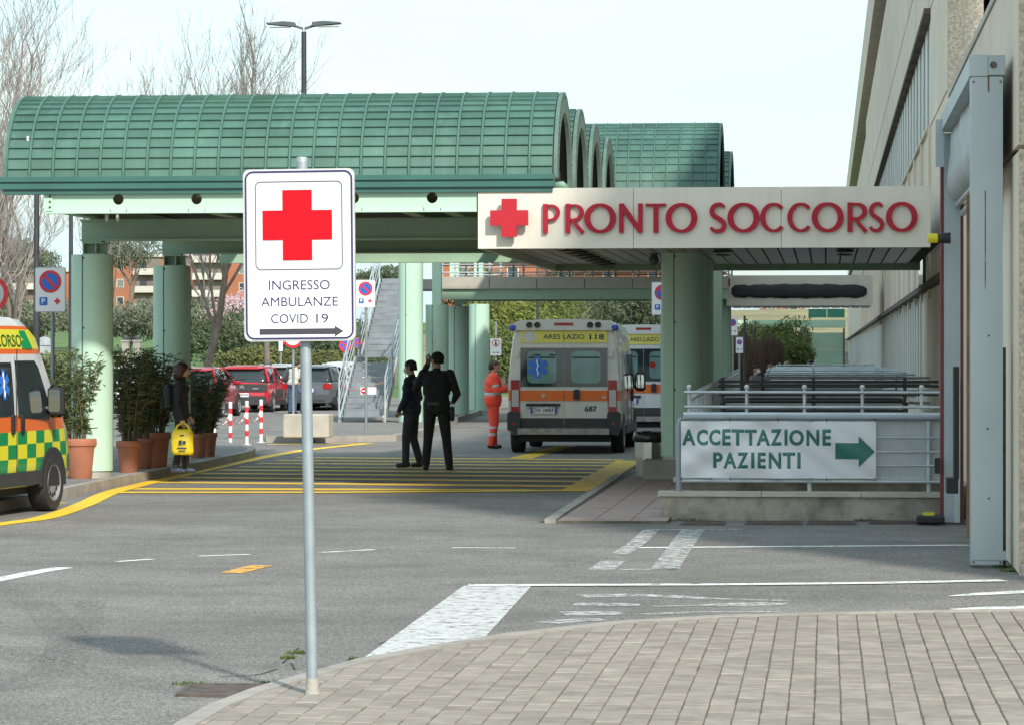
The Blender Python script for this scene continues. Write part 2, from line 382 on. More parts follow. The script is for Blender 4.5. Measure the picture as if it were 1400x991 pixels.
bm_ = blk(PW, 1.0, .03); paver_me = blk(PW, .245, .03).mesh('paver', m_paver)
vis = [c for c in cells if -3.3 < c[0] < 1.45]
def area(c):
    dpt = c[1]; px = 1130+c[0]/dpt*4200
    return (1/dpt**3)*c[2] if -20 < px-(0) < 1420 and c[1] > 15.1 else 0
cells.sort(key=lambda c: -area(c))
rest = MB()
for i, (xc, yc, ln) in enumerate(cells):
    dz = rnd.uniform(-.002, .002)
    if i < 300:
        o = obj('paver', paver_me, pv, (xc+rnd.uniform(-.0015, .0015), yc, PZ-.015+dz), (rnd.uniform(-.008,.008), rnd.uniform(-.01,.01), rnd.uniform(-.008,.008))); o.scale = (1, ln/.245, 1)
    else: rest.cbox((xc, yc, PZ-.015+dz), (PW-.007, ln-.007, .03), rnd.uniform(-.006, .006), ch=.0045)
stuff(rest.build('paver_field', m_paver, pv))
# weeds
def weeds(name, label, pts, n, h):
    mb = MB()
    for (px, py, sp) in pts:
        c = G(px, py)
        for k in range(n):
            a = rnd.uniform(0, 6.28); r = rnd.uniform(0, sp); p = c+Vector((r*math.cos(a), r*math.sin(a)*.5, .0)); q = p+Vector((rnd.uniform(-.03,.03), rnd.uniform(-.03,.03), rnd.uniform(.3, 1)*h)); u = Vector((math.cos(a), math.sin(a), 0))*.006
            mb.quad(p-u, p+u, q)
    return tag(mb.build(name, m_weed, fix=False), label, 'weed', kind='stuff')
weeds('weed_tufts', 'small green weeds along the kerb by the sign post', [(395,934,.08),(360,936,.05),(483,903,.04),(258,936,.1),(408,893,.08),(395,900,.06)], 70, .035)
weeds('weed_tufts', 'green weeds along the front edge of the pink tiled pavement', [(765,714,.25),(790,714,.2),(815,714,.15),(850,713,.3),(900,712,.3),(940,711,.3),(1180,712,.1)], 90, .05)
weeds('weed_tufts', 'dry weeds at the foot of the concrete block and the steel staircase', [(392,603,.12),(440,601,.2),(470,577,.3),(520,576,.4),(540,574,.3)], 80, .07)
weeds('weed_tufts', 'moss and weeds under the near post of the dock frame', [(1375,776,.12),(1390,781,.15)], 160, .04)

# pavement under the green canopy (left)
KZ = .13
def raised(name, px_poly, z, extra, mat, label=None):
    P = [G(x, y, 0) for x, y in px_poly]; poly = [(p.x, p.y) for p in P]+extra
    o = struct(slab(poly, -.05, z).build(name, mat)); return o, poly
lp, lpoly = raised('left_pavement', [(-60,712),(0,699),(88,681),(180,660.5),(260,645),(318,632),(343,626),(347,622),(335,617),(300,611)], KZ, [(-16.5, 56), (-30, 56), (-30, 33)], m_pave)
for i in range(len(lpoly)-5):
    a, b = Vector((*lpoly[i], 0)), Vector((*lpoly[i+1], 0)); n = max(1, round((b-a).length/1.0)); nn = (b-a).normalized().cross(UP)
    for k in range(n):
        p, q = a.lerp(b, k/n), a.lerp(b, (k+1)/n); d = (q-p).normalized()*.004
        MB().bar(p+d+Vector((0,0,KZ/2))-nn*.04, q-d+Vector((0,0,KZ/2))-nn*.04, .14, KZ+.008).build('kerbstone', m_kerb, lp)
isl, ipoly = raised('island_pavement', [(364,604.5),(430,605),(540,603),(580,594.5),(622,577.5),(668,563)], KZ, [(-7.0, 110), (-16, 110), (G(452,578).x, G(452,578).y), (G(370,592).x, G(370,592).y)], m_pave)
for i in range(5):
    a, b = Vector((*ipoly[i], 0)), Vector((*ipoly[i+1], 0)); n = max(1, round((b-a).length/1.0)); nn = (b-a).normalized().cross(UP)
    for k in range(n):
        p, q = a.lerp(b, k/n), a.lerp(b, (k+1)/n); d = (q-p).normalized()*.004
        MB().bar(p+d+Vector((0,0,KZ/2))-nn*.04, q-d+Vector((0,0,KZ/2))-nn*.04, .14, KZ+.008).build('kerbstone', m_kerb, isl)
# pink tiled pavement beside the ramp
a, b = G(752,715), G(846,652); c_ = -1.72
pp = struct(slab([(a.x, a.y), (c_, a.y+.05), (c_, 60), (G(880,628).x, 60), (b.x, b.y)], -.05, .03).build('pink_pavement', m_joint))
MB().bar(a+Vector((0,0,.02)), b+Vector((0,0,.02)), .12, .055).build('kerbstone', m_kerb, pp)
tile = MB().cbox((0,0,0), (.392, .192, .03), ch=.003).mesh('tile', m_pink); y = a.y+.15; row = 0; rest = MB()
while y < 48:
    xl = a.x+(b.x-a.x)*min(1.25, (y-a.y)/(b.y-a.y))+.1; x = c_-.2
    while x > xl+.1:
        if y < 44: obj('tile', tile, pp, (x, y, .022))
        else: rest.cbox((x, y, .022), (.392, .192, .03))
        x -= .4
    x += .2-xl
    wd = x-.02
    if wd > .06: rest.cbox((xl+wd/2-.0, y, .022), (wd-.01, .192, .03))
    y += .2; row += 1
stuff(rest.build('tile_field', m_pink, pp))
# ---------------------------------------------------------------- structure materials
m_green = M('pale_green_steel', (.44, .62, .49), .42, var=.05, scale=.8, dirt=.15, dirtcol=(.2, .3, .22))
m_greenb = M('beam_green_steel', (.29, .41, .29), .5, var=.08, scale=.9, dirt=.25, dirtcol=(.12, .15, .10))
m_roof = island('roof_green_sheet', (.062, .143, .113), .17, rough=.5, var=.2, scale=.7, streak=.5, dirtcol=(.11, .215, .175))
m_rib = M('roof_rib_green', (.066, .15, .118), .45, var=.08, scale=2)
m_gut = M('gutter_green', (.038, .125, .103), .4, var=.12, scale=1.5)
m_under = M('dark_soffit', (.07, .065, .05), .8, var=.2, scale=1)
m_cream = M('cream_panel', (.72, .68, .58), .5, var=.04, scale=.6, streak=.22, dirtcol=(.42, .38, .31))
m_red = M('red_letter', (.40, .018, .036), .6, var=.1, scale=4, spec=.25)
m_dark = M('dark_void', (.02, .02, .02), .8)
m_steel = M('galvanised_steel', (.50, .54, .56), .5, .55, var=.15, scale=5)
m_steeld = M('dark_grey_steel', (.10, .11, .115), .5, .3, var=.15)
m_conc = M('concrete', (.33, .31, .27), .92, var=.18, scale=2.5, bump=.4, dirt=.5, dirtcol=(.15, .14, .11))
m_plaster = M('stained_plaster', (.40, .37, .30), .92, var=.18, scale=1.4, bump=.35, dirt=.85, dirtcol=(.13, .12, .085), dlo=.40, dsc=2.6)
m_traver = M('travertine', (.50, .46, .39), .8, var=.16, scale=5, dirt=.4, dirtcol=(.24, .21, .17))
m_inox = M('stainless', (.50, .49, .46), .3, .9, var=.1, scale=6)
m_black = M('black_plastic', (.018, .018, .02), .5, var=.2)
m_bolt = M('bolt_dark', (.06, .09, .07), .5, .4)

def column(parent, x, y, r, z0, z1, mat=m_green, seam=-.25, foot=True):
    c = MB().lathe([(r, z0), (r, z1)], (x, y, 0), 40).build('column', mat, parent, smooth=40)
    mb = MB()
    for a in (seam, seam+2.1, seam+4.2):
        sx, sy = x+r*math.sin(a), y-r*math.cos(a); mb.cbox((sx, sy, (z0+z1)/2), (.012, .012, z1-z0-.02), rz=a)
    mb.build('seam', m_bolt, c)
    for z in (z0+(z1-z0)*.33, z0+(z1-z0)*.66, z1-.05):
        MB().sphere((x+(r+.002)*math.sin(seam+.05), y-(r+.002)*math.cos(seam+.05), z), .014, 8, 6).build('bolt', m_bolt, c)
    if foot: MB().lathe([(r*.93, z0-.14), (r*.93, z0+.02)], (x, y, 0), 32).build('foot', M('steel_foot', (.42, .40, .35), .5, .3), c, smooth=40)
    return c

# ---------------------------------------------------------------- barrel vault maker
def vault(parent, x0, bays, bw, yf, r, zs, courses, dang, named_bays=None, open_right=True):
    """barrel along X from x0, springing at y=yf height zs, radius r; returns the vault part"""
    ax = yf+r; L_ = bays*bw; x1 = x0+L_
    arc = lambda rr, a: Vector((0, ax-rr*math.cos(a), zs+rr*math.sin(a)))
    mb = MB(); n = 36; rings = []
    for k in range(n+1):
        a = math.pi*k/n; p, q = arc(r-.02, a), arc(r-.07, a); rings.append([p+Vector((x0,0,0)), p+Vector((x1,0,0)), q+Vector((x1,0,0)), q+Vector((x0,0,0))])
    mb.loft(rings); v = mb.build('vault', m_roof, parent)
    # sheet courses as single panels on the camera side
    hgt = 2*r*math.sin(dang/2)+.018
    pm = MB(); b2 = bw/2-.018
    pm.add([(-b2,-.020,0),(b2,-.020,0),(b2,-.006,hgt),(-b2,-.006,hgt),(-b2,.012,0),(b2,.012,0),(b2,.012,hgt),(-b2,.012,hgt),(-b2+.01,-.034,.0),(b2-.01,-.034,.0),(b2-.01,-.021,.02),(-b2+.01,-.021,.02)],
           [(0,1,2,3),(5,4,7,6),(0,4,5,1),(1,5,6,2),(2,6,7,3),(3,7,4,0),(8,9,10,11),(8,0,1,9)])
    pme = pm.mesh('roof_panel', m_roof, fix=False)
    for k in range(courses):
        a = k*dang; p = arc(r, a)
        for b in range(bays):
            if named_bays is not None and b not in named_bays: continue
            obj('roof_panel', pme, v, (x0+(b+.5)*bw, p.y, p.z), (-(a+dang/2), 0, 0))
    rm = MB(); ring = []
    for k in range(n+1):
        a = math.pi*k/n; p, q = arc(r+.045, a), arc(r-.02, a)
        ring.append([p+Vector((-.012,0,0)), p+Vector((.012,0,0)), q+Vector((.022,0,0)), q+Vector((-.022,0,0))])
    rm.loft(ring); rme = rm.mesh('rib', m_rib)
    for b in range(bays+1):
        if b == bays: continue
        obj('rib', rme, v, (x0+b*bw, 0, 0))
    # thick end ring and cross bar in the open end
    for xe, s in ((x1, 1), (x0, -1)):
        em = MB(); ring = []
        for k in range(n+1):
            a = math.pi*k/n; p, q = arc(r+.03, a), arc(r-.24, a)
            ring.append([p, p+Vector((.05*s,0,0)), q+Vector((.05*s,0,0)), q])
        em.loft(ring); e = em.build('end_ring', M('end_ring_grey_green', (.095, .15, .125), .5, var=.2, scale=5), v); e.location.x = xe
        bolts = MB()
        for k in range(3, 34):
            p = arc(r-.03, math.pi*k/36); bolts.cbox((xe+.05*s, p.y, p.z), (.02, .022, .022))
        stuff(bolts.build('bolts', m_bolt, v))
        MB().box((xe-.25*s-.05, ax-.6, zs+r*.52), (xe-.25*s+.05, ax+.6, zs+r*.52+.11)).build('cross_bar', m_cream, v)
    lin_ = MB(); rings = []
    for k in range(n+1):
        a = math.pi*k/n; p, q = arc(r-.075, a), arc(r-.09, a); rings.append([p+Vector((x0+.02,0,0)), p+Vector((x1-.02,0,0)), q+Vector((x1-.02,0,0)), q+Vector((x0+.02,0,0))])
    lin_.loft(rings); lin_.build('lining', M('black_lining', (.018,.022,.02), .9), v)  # black shell added: shade of the vault interior put into its colour
    # black sheet set well back, its colour standing for shade in the hollow
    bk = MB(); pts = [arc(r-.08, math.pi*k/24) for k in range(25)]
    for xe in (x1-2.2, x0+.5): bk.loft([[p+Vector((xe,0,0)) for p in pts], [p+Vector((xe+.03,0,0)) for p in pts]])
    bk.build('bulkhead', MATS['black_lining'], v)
    return v

# ---------------------------------------------------------------- big green canopy (left)
gc = thing('vaulted_canopy', 'large green steel canopy with barrel vaulted sheet roofs on thick round columns over the road', 'canopy', (0,0,0))
YG = 39.4                                         # gutter front
ZG0, ZG1 = 3.965, 4.155
XR = PY(755, 245, YG).x; XL = PY(3, 245, YG).x
bays = 23; bw = (XR-XL)/bays
VS = 2.84; VR = 1.165
for k in range(4):
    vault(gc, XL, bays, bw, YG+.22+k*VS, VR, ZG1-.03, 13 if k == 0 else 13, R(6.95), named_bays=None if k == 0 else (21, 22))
    # valley between vaults
    if k: MB().box((XL, YG+.22+k*VS-.32, ZG1-.12), (XR, YG+.22+k*VS+.02, ZG1-.03)).build('valley_gutter', m_gut, gc)
g = MB()
g.box((XL-.05, YG, ZG0+.03), (XR+.02, YG+.16, ZG0+.10)); g.box((XL-.05, YG+.03, ZG0+.10), (XR+.02, YG+.16, ZG0+.125)); g.box((XL-.05, YG-.01, ZG0+.125), (XR+.02, YG+.24, ZG1)); g.box((XL, YG+.04, ZG0-.035), (XR, YG+.2, ZG0+.03))
g.build('gutter', m_gut, gc)
MB().tube([(XR+.02, YG+.12, ZG0+.04), (XR+.12, YG+.12, ZG0+.05), (XR+.17, YG+.13, ZG0+.0)], [.05,.055,.05], 12).build('gutter_outlet', M('outlet_green', (.2,.34,.24), .5), gc, smooth=True)
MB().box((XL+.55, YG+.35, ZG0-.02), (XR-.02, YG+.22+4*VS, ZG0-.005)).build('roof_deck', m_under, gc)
# front beam with round holes
YB = YG+.13; bl = PY(64, 270, YB).x; br = PY(652.5, 270, YB).x; zb0 = PY(300, 290, YB).z; zb1 = PY(300, 259, YB).z
fb = MB(); n = 24
holes = [(PY(x, 273, YB).x, (zb0+zb1)/2+.02) for x in (162, 269, 376, 483.5, 591)]
hr = .072
# web built around real holes
xs_ = [bl]
for hx, hz in holes: xs_ += [hx-hr*1.6, hx+hr*1.6]
xs_.append(br)
for i in range(0, len(xs_), 2): fb.box((xs_[i], YB-.012, zb0), (xs_[i+1], YB+.012, zb1))
for hx, hz in holes:
    x0, x1 = hx-hr*1.6, hx+hr*1.6
    for yy in (YB-.012, YB+.012):
        for k in range(n):
            a0, a1 = 2*math.pi*k/n, 2*math.pi*(k+1)/n
            def sq(a):
                c, s = math.cos(a), math.sin(a); q = max(abs(c)/(hr*1.6), abs(s)/((zb1-hz) if s > 0 else (hz-zb0))); return (hx+c/q, yy, hz+s/q)
            fb.quad((hx+hr*math.cos(a0), yy, hz+hr*math.sin(a0)), (hx+hr*math.cos(a1), yy, hz+hr*math.sin(a1)), sq(a1), sq(a0))
fb.box((bl, YB-.07, zb0-.018), (br, YB+.07, zb0)); fb.box((bl, YB-.07, zb1), (br, YB+.07, zb1+.018))
f_ = fb.build('front_beam', m_green, gc, fix=False)
MB().box((bl-.03, YB-.03, zb0+.02), (bl+.085, YB-.014, zb1-.03)).build('end_plate', m_green, f_)
for z in (.07, .14, .21): MB().sphere((bl+.05, YB-.034, zb0+z), .016, 8, 6).build('bolt', m_bolt, f_)
# cross beams on the column rows
c1 = G(126, 652.5, KZ); c2 = G(235, 633, KZ)
zt = 3.40; ROWS = [c1.y, c2.y, c2.y+5.0]
def ibeam(name, a, b, z0, z1, wd, mat, par):
    mb = MB(); d = (Vector(b)-Vector(a)).normalized(); zc = Vector((0,0,1))
    A, B = Vector(a), Vector(b)
    mb.bar(A+zc*((z0+z1)/2), B+zc*((z0+z1)/2), .03, z1-z0-.05); mb.bar(A+zc*(z0+.0125), B+zc*(z0+.0125), wd, .025); mb.bar(A+zc*(z1-.0125), B+zc*(z1-.0125), wd, .025)
    return mb.build(name, mat, par)
xr_b = PY(690, 300, ROWS[0]).x
for i, yr in enumerate(ROWS):
    x_l = PY((112, 222, 300)[i], 315, yr).x
    ibeam('cross_beam', (x_l, yr, 0), (xr_b+1.0, yr, 0), zt, zt+.30, .2, m_greenb, gc)
for x in (bl+.08, c1.x+2.0, c1.x+4.6, xr_b-.6):
    ibeam('roof_beam', (x, YB+.08, 0), (x, ROWS[2]+1.5, 0), zt+.31, zt+.52, .16, m_greenb, gc)
cols = [(c1, .285), (c2, .29)]
for (c, r) in cols:
    ztop = zt-.19
    cc = column(gc, c.x, c.y, r, KZ+.10, ztop)
    cp = MB()                                       # open square capital
    a, h = r*.66, .165
    cp.box((c.x-a+.1, c.y-a, ztop), (c.x+a+.03, c.y+a, ztop+.014)); cp.box((c.x-a+.1, c.y-a, ztop+h-.014), (c.x+a+.03, c.y+a, ztop+h)); cp.box((c.x-a+.1, c.y-a, ztop), (c.x-a+.115, c.y+a, ztop+h)); cp.box((c.x+a-.10, c.y-a, ztop), (c.x+a-.085, c.y+a, ztop+h)); cp.box((c.x-a+.1, c.y-.02, ztop), (c.x+a+.03, c.y+.0, ztop+h))
    cp.box((c.x-.12, c.y-.12, ztop+h), (c.x+.16, c.y+.12, ztop+h+.025)); cp.build('capital', m_greenb, cc)
for i, (px, w_) in enumerate(((146, .03), (161, .03))):
    p = PY(px, 291, YB+.25); MB().lathe([(.018, 0), (.024, -.03), (.024, -.09), (.004, -.125)], (p.x, p.y, p.z), 10).build('pipe_end', M('pale_pipe', (.6,.6,.55), .5), gc, smooth=True)

# ---------------------------------------------------------------- entrance canopy with lettering
YF = 39.47
ec = thing('entrance_canopy', 'cream fascia entrance canopy with red cross and raised red letters above the ramp', 'canopy')
fx0 = PY(653.5, 300, YF).x; fx1 = PY(1272, 300, YF).x; fz0 = PY(900, 339.6, YF).z; fz1 = PY(900, 256.8, YF).z
fas = MB()
xm = PY(866, 300, YF).x; xq = PY(1068, 300, YF).x
for a, b in ((fx0, xm-.003), (xm+.003, xq-.003), (xq+.003, fx1)): fas.box((a, YF, fz0), (b, YF+.06, fz1))
fas.box((fx0, YF+.061, fz0), (fx0+.05, YF+11, fz1-.02)); fas.box((fx0+.06, YF+.07, fz1-.04), (fx1, YF+11, fz1-.015))
fascia = fas.build('fascia', m_cream, ec)
SZ = 3.30
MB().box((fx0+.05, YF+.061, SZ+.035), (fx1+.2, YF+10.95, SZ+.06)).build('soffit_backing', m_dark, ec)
MB().box((fx0+.05, YF+10.9, fz0), (fx1+.2, YF+11, fz1-.05)).build('back_fascia', m_greenb, ec)
npl = 26; pw = (fx1-fx0-.05)/npl
m_plank = island('soffit_plank_grey', (.36, .33, .29), .18, rough=.32, metal=.45, var=.12, scale=3)
plank = MB().box((-pw/2+.012, 0, 0), (pw/2-.012, 10.82, .03)).mesh('soffit_plank', m_plank)
for i in range(npl): obj('soffit_plank', plank, ec, (fx0+.05+pw*(i+.5), YF+.07, SZ))
dl = MB().lathe([(.10, 0), (.13, -.015), (.13, -.03), (.06, -.035)], (0,0,0), 18).lathe([(.09, -.06), (.12, -.075), (.02, -.09)], (0,0,0), 18).mesh('downlight', M('downlight_grey', (.12,.115,.10), .4, .5), smooth=40)
for i in range(8): p = PY(776, 344, 41.5); obj('downlight', dl, ec, (p.x, 41.3+i*1.15, SZ-.002))
for px, py in ((983, 350), (1156, 350)):
    p = PY(px, py, 41.8)
    for k in range(2): obj('downlight', dl, ec, (p.x, 42.0+k*1.3, SZ-.002))
p = PY(894, 361, 45); MB().sphere((p.x, 45, SZ-.09), .075, 12, 8).lathe([(.05, SZ-.05), (.05, SZ)], (p.x, 45, 0), 12).build('dome_camera', m_steeld, ec, smooth=True)
# two columns on a concrete block
k1 = G(931, 655, .03); k1 = Vector((k1.x, k1.y+.3, 0))
for i, yy in enumerate((k1.y, k1.y+4.2, k1.y+8.4)):
    column(ec, k1.x, yy, .302, .36, SZ+.0, seam=-.35)
    b = MB(); b.cbox((k1.x-.05, yy, .155), (1.02, .72, .31), ch=.02); b.build('column_block', m_conc, ec)
# letters: stroked glyphs
def ribbon(mb, path, wds, y0, y1, X, Z):
    P = [Vector((a, b)) for a, b in path]; Lf, Rt_ = [], []
    for i, p in enumerate(P):
        d = P[min(i+1, len(P)-1)]-P[max(i-1, 0)]; d.normalize(); n = Vector((-d.y, d.x)); w_ = wds[i] if isinstance(wds, (list, tuple)) else wds
        Lf.append(p+n*w_/2); Rt_.append(p-n*w_/2)
    for i in range(len(P)-1):
        q = [Lf[i], Lf[i+1], Rt_[i+1], Rt_[i]]
        a = [(X(p.x), y0, Z(p.y)) for p in q]; b = [(X(p.x), y1, Z(p.y)) for p in q]
        fs = [(0,1,2,3), (1,0,4,5), (3,2,6,7)]
        if i == 0: fs.append((0,3,7,4))
        if i == len(P)-2: fs.append((2,1,5,6))
        mb.add(a+b, fs)
def ell(cx, cy, rx, ry, a0, a1, n=28): return [(cx+rx*math.cos(R(a0+(a1-a0)*k/n)), cy+ry*math.sin(R(a0+(a1-a0)*k/n))) for k in range(n+1)]
def owid(a0, a1, tk, tn, n=28): return [tn+(tk-tn)*abs(math.cos(R(a0+(a1-a0)*k/n)))**1.3 for k in range(n+1)]
S_PATH = spline([(.86,.86),(.70,.945),(.48,.95),(.24,.88),(.14,.73),(.24,.58),(.5,.48),(.76,.37),(.86,.23),(.74,.09),(.48,.04),(.24,.07),(.08,.17)], 4)
def glyph(ch):
    bowl = [(.10,.945)]+ell(.44,.70,.40,.245,90,-90,16)+[(.10,.455)]
    bw_ = [.11]+[.11+.12*math.cos(R(90-180*k/16)) for k in range(17)]+[.11]
    if ch == 'P': return [([(.16,0),(.16,1)], .27), (bowl, bw_)]
    if ch == 'R': return [([(.14,0),(.14,1)], .25), (bowl, bw_), ([(.36,.47),(.62,.22),(.90,.0)], [.16,.18,.2])]
    if ch == 'O': return [(ell(.5,.5,.435,.455,0,360,44), owid(0,360,.20,.10,44))]
    if ch == 'C': return [(ell(.56,.5,.47,.455,42,318,34), [.15]*3+owid(42,318,.22,.11,34)[3:-3]+[.15]*3)]
    if ch == 'N': return [([(.10,0),(.10,1)], .19), ([(.90,0),(.90,1)], .19), ([(.10,.96),(.90,.04)], .22)]
    if ch == 'T': return [([(.5,0),(.5,.95)], .25), ([(0,.945),(1,.945)], .13)]
    if ch == 'S': return [(S_PATH, [.17+.12*math.sin(math.pi*i/(len(S_PATH)-1)) for i in range(len(S_PATH))])]
LET = [('P',742,767),('R',773,800),('O',800.5,841),('N',846.5,879),('T',883,911),('O',911.5,952),('S',970,993.5),('O',996,1037),('C',1040,1072),('C',1077,1109),('O',1111,1152),('R',1158,1187),('S',1188,1209),('O',1212.5,1253)]
za, zb = PY(1000, 318.3, YF).z, PY(1000, 278.3, YF).z
for ch, a, b in LET:
    xa, xb = PY(a, 300, YF).x, PY(b, 300, YF).x; mb = MB()
    for i, (path, wd) in enumerate(glyph(ch)):
        asp = (zb-za)/(xb-xa)
        # widths are given in units of letter width; ribbon works in square units
        Pq = [(p[0]*(xb-xa), p[1]*(zb-za)) for p in path]; k = (xb-xa) if ch in 'OC' else (xb-xa)*.98
        ww = [q*k for q in wd] if isinstance(wd, list) else wd*k
        ribbon(mb, Pq, ww, YF-.055-.0015*i, YF+.001, lambda x: xa+x, lambda z: za+z)
    o = mb.build('letter', m_red, ec, fix=True); o.parent = fascia
cross = lambda cx, cz, a, t: [(cx-t,cz-a),(cx+t,cz-a),(cx+t,cz-t),(cx+a,cz-t),(cx+a,cz+t),(cx+t,cz+t),(cx+t,cz+a),(cx-t,cz+a),(cx-t,cz+t),(cx-a,cz+t),(cx-a,cz-t),(cx-t,cz-t)]
ca = PY(697.5, 299, YF); o = MB().prism(cross(ca.x, ca.z, .245, .098), -.15, -.09, XZ(YF)).build('red_cross', M('red_cross_acrylic', (.46,.02,.034), .55, var=.06, spec=.25), fascia)
MB().box((ca.x-.1, YF-.09, ca.z-.1), (ca.x+.1, YF, ca.z+.1)).build('cross_mount', m_cream, fascia)

# ---------------------------------------------------------------- rear vaulted canopy (second group)
rc = thing('vaulted_canopy', 'taller green barrel vaulted canopy rising behind the lettered fascia', 'canopy')
Y2 = 76.0; x2r = PY(985, 230, Y2+2.2).x
zs2 = PY(900, 171, Y2+2.2).z-2.2
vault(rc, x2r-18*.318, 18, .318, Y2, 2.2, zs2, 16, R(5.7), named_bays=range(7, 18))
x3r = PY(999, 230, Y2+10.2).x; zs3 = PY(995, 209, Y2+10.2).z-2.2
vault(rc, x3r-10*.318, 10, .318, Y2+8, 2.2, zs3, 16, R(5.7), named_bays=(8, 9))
for yy in (Y2+.3, Y2+9): column(rc, x2r-.6, yy, .28, .2, zs2, foot=False)
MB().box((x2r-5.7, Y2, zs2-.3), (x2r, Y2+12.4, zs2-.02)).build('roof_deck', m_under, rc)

# ---------------------------------------------------------------- hospital building (right)
m_wall = M('aggregate_panel', (.74, .625, .50), .9, var=.10, scale=.6, bump=.25, bscale=60, streak=.2, dirtcol=(.50, .42, .34))
m_rough = M('rough_aggregate', (.56, .48, .385), .95, var=.32, scale=26, bump=.9, bscale=45)
m_groove = M('joint_brown', (.13, .10, .075), .9, var=.2)
m_fin = M('window_fin', (.60, .58, .52), .55, var=.08, scale=.8)
m_glass = M('dark_glass', (.03, .04, .045), .08, var=.2, scale=.5, spec=.7)
hb = thing('hospital_building', 'long beige precast concrete hospital block with finned window strips and a low loading bay end', 'building')
WX = 1.60; YE = 25.9; YT = 40.7; YEND = 235
core_and_shade_slab = MB(); core_and_shade_slab.box((WX+.12, YE+.12, 0), (12, YT, 5.2)); core_and_shade_slab.box((5.0, 19, 0), (6.5, 32.6, 16.3)); core_and_shade_slab.box((WX+.45, YT, 0), (22, YEND, 13.9))  # includes an unseen tall thin slab, added to shade the entrance fascia
core_and_shade_slab.build('core', m_groove, hb)
def panel(y0, y1, z0, z1, x=WX, mat=m_wall, th=.45): return MB().box((x, y0+.008, z0+.012), (x+th, y1-.008, z1-.012)).build('wall_panel', mat, hb)
# near pier (its end face catches the sun)
MB().box((WX+.0, YE, .0), (12, YE+.11, 3.55)).build('wall_panel', m_rough, hb)
MB().box((WX+.0, YE, 3.585), (12, YE+.11, 5.2)).build('wall_panel', m_rough, hb)
for (a, b) in ((YE+.12, 28.6), (28.6, 32), (32, 36.5), (36.5, YT)):
    panel(a, b, 0.0, 3.55, WX, m_wall, .12); panel(a, b, 3.585, 5.2, WX, m_wall, .12)
MB().box((WX-.02, YT, 5.28), (4.9, YT+.12, 13.9)).build('wall_panel', m_rough, hb)      # tall end face above the loading bay
MB().box((WX-.02, YE-.02, 5.2), (5, YT-.01, 5.27)).build('coping', m_traver, hb)
yj = [YT+.13, 43.5, 47.9]+[47.9+4.0*k for k in range(1, 21)]
BANDS = [(.0, .9), (2.92, 5.34), (7.18, 8.43), (8.45, 10.7), (12.3, 14.0)]
for y0, y1 in zip(yj, yj[1:]):
    for z0, z1 in BANDS:
        panel(y0, y1, z0, z1, WX-.18 if z0 == 12.3 else WX)
    if y0 < 47: panel(y0, y1, 5.36, 7.16); 
    if y0 < 51: panel(y0, y1, .92, 2.9)
    panel(y0, y1, 10.72, 11.4, WX+.02)
far = MB()
for z0, z1 in BANDS: far.box((WX-.18 if z0 == 12.3 else WX, yj[-1], z0), (WX+.45, YEND, z1))
stuff(far.build('far_wall_panels', m_wall, hb))
MB().box((WX+.3, YT, 11.4), (WX+.4, YEND, 12.3)).build('window_glass', m_glass, hb)
MB().box((WX+.13, 47.9, 5.34), (WX+.4, YEND, 7.18)).build('window_glass', m_glass, hb)
MB().box((WX+.16, 51.9, .9), (WX+.4, YEND, 2.92)).build('window_glass', m_glass, hb)
for y in [47.9+4.0*k for k in range(0, 24)]:
    MB().box((WX-.04, y-.22, 2.70), (WX+.5, y+.22, 5.36)).build('pilaster', m_wall, hb)
MB().box((WX-.12, YT+.2, 2.83), (WX+.1, YEND, 2.92)).build('ledge', m_groove, hb)
MB().box((WX-.10, 47.9, 7.10), (WX+.1, YEND, 7.18)).build('ledge', m_groove, hb)
MB().box((WX-.05, 47.9, 5.34), (WX+.3, YEND, 5.38)).build('ledge', m_wall, hb)
fin1 = MB().box((-.0, -.62, 5.385), (.05, .62, 7.09)).mesh('window_fin', m_fin); fin0 = MB().box((0, -.5, .94), (.06, .5, 2.82)).mesh('window_fin', m_fin)
for k in range(36): obj('window_fin', fin1, hb, (WX+.03, 48.9+k*2.0, 0))
for k in range(40): obj('window_fin', fin0, hb, (WX+.02, 52.6+k*1.6, 0))
fr = MB(); 
for k in range(36, 92): fr.box((WX+.03, 48.9+k*2-.62, 5.385), (WX+.08, 48.9+k*2+.62, 7.09))
for k in range(40, 113): fr.box((WX+.02, 52.6+k*1.6-.5, .94), (WX+.08, 52.6+k*1.6+.5, 2.82))
stuff(fr.build('far_window_fins', m_fin, hb))
# electrical box and dark glazed corner by the entrance soffit
MB().box((WX-.06, 36.6, 1.05), (WX-.002, 37.0, 1.3)).build('junction_box', M('grey_box', (.35,.36,.33), .6), hb)
MB().box((WX-.05, 50.2, 2.95), (WX+.02, 52.5, 3.9)).build('window_pane', m_glass, hb)

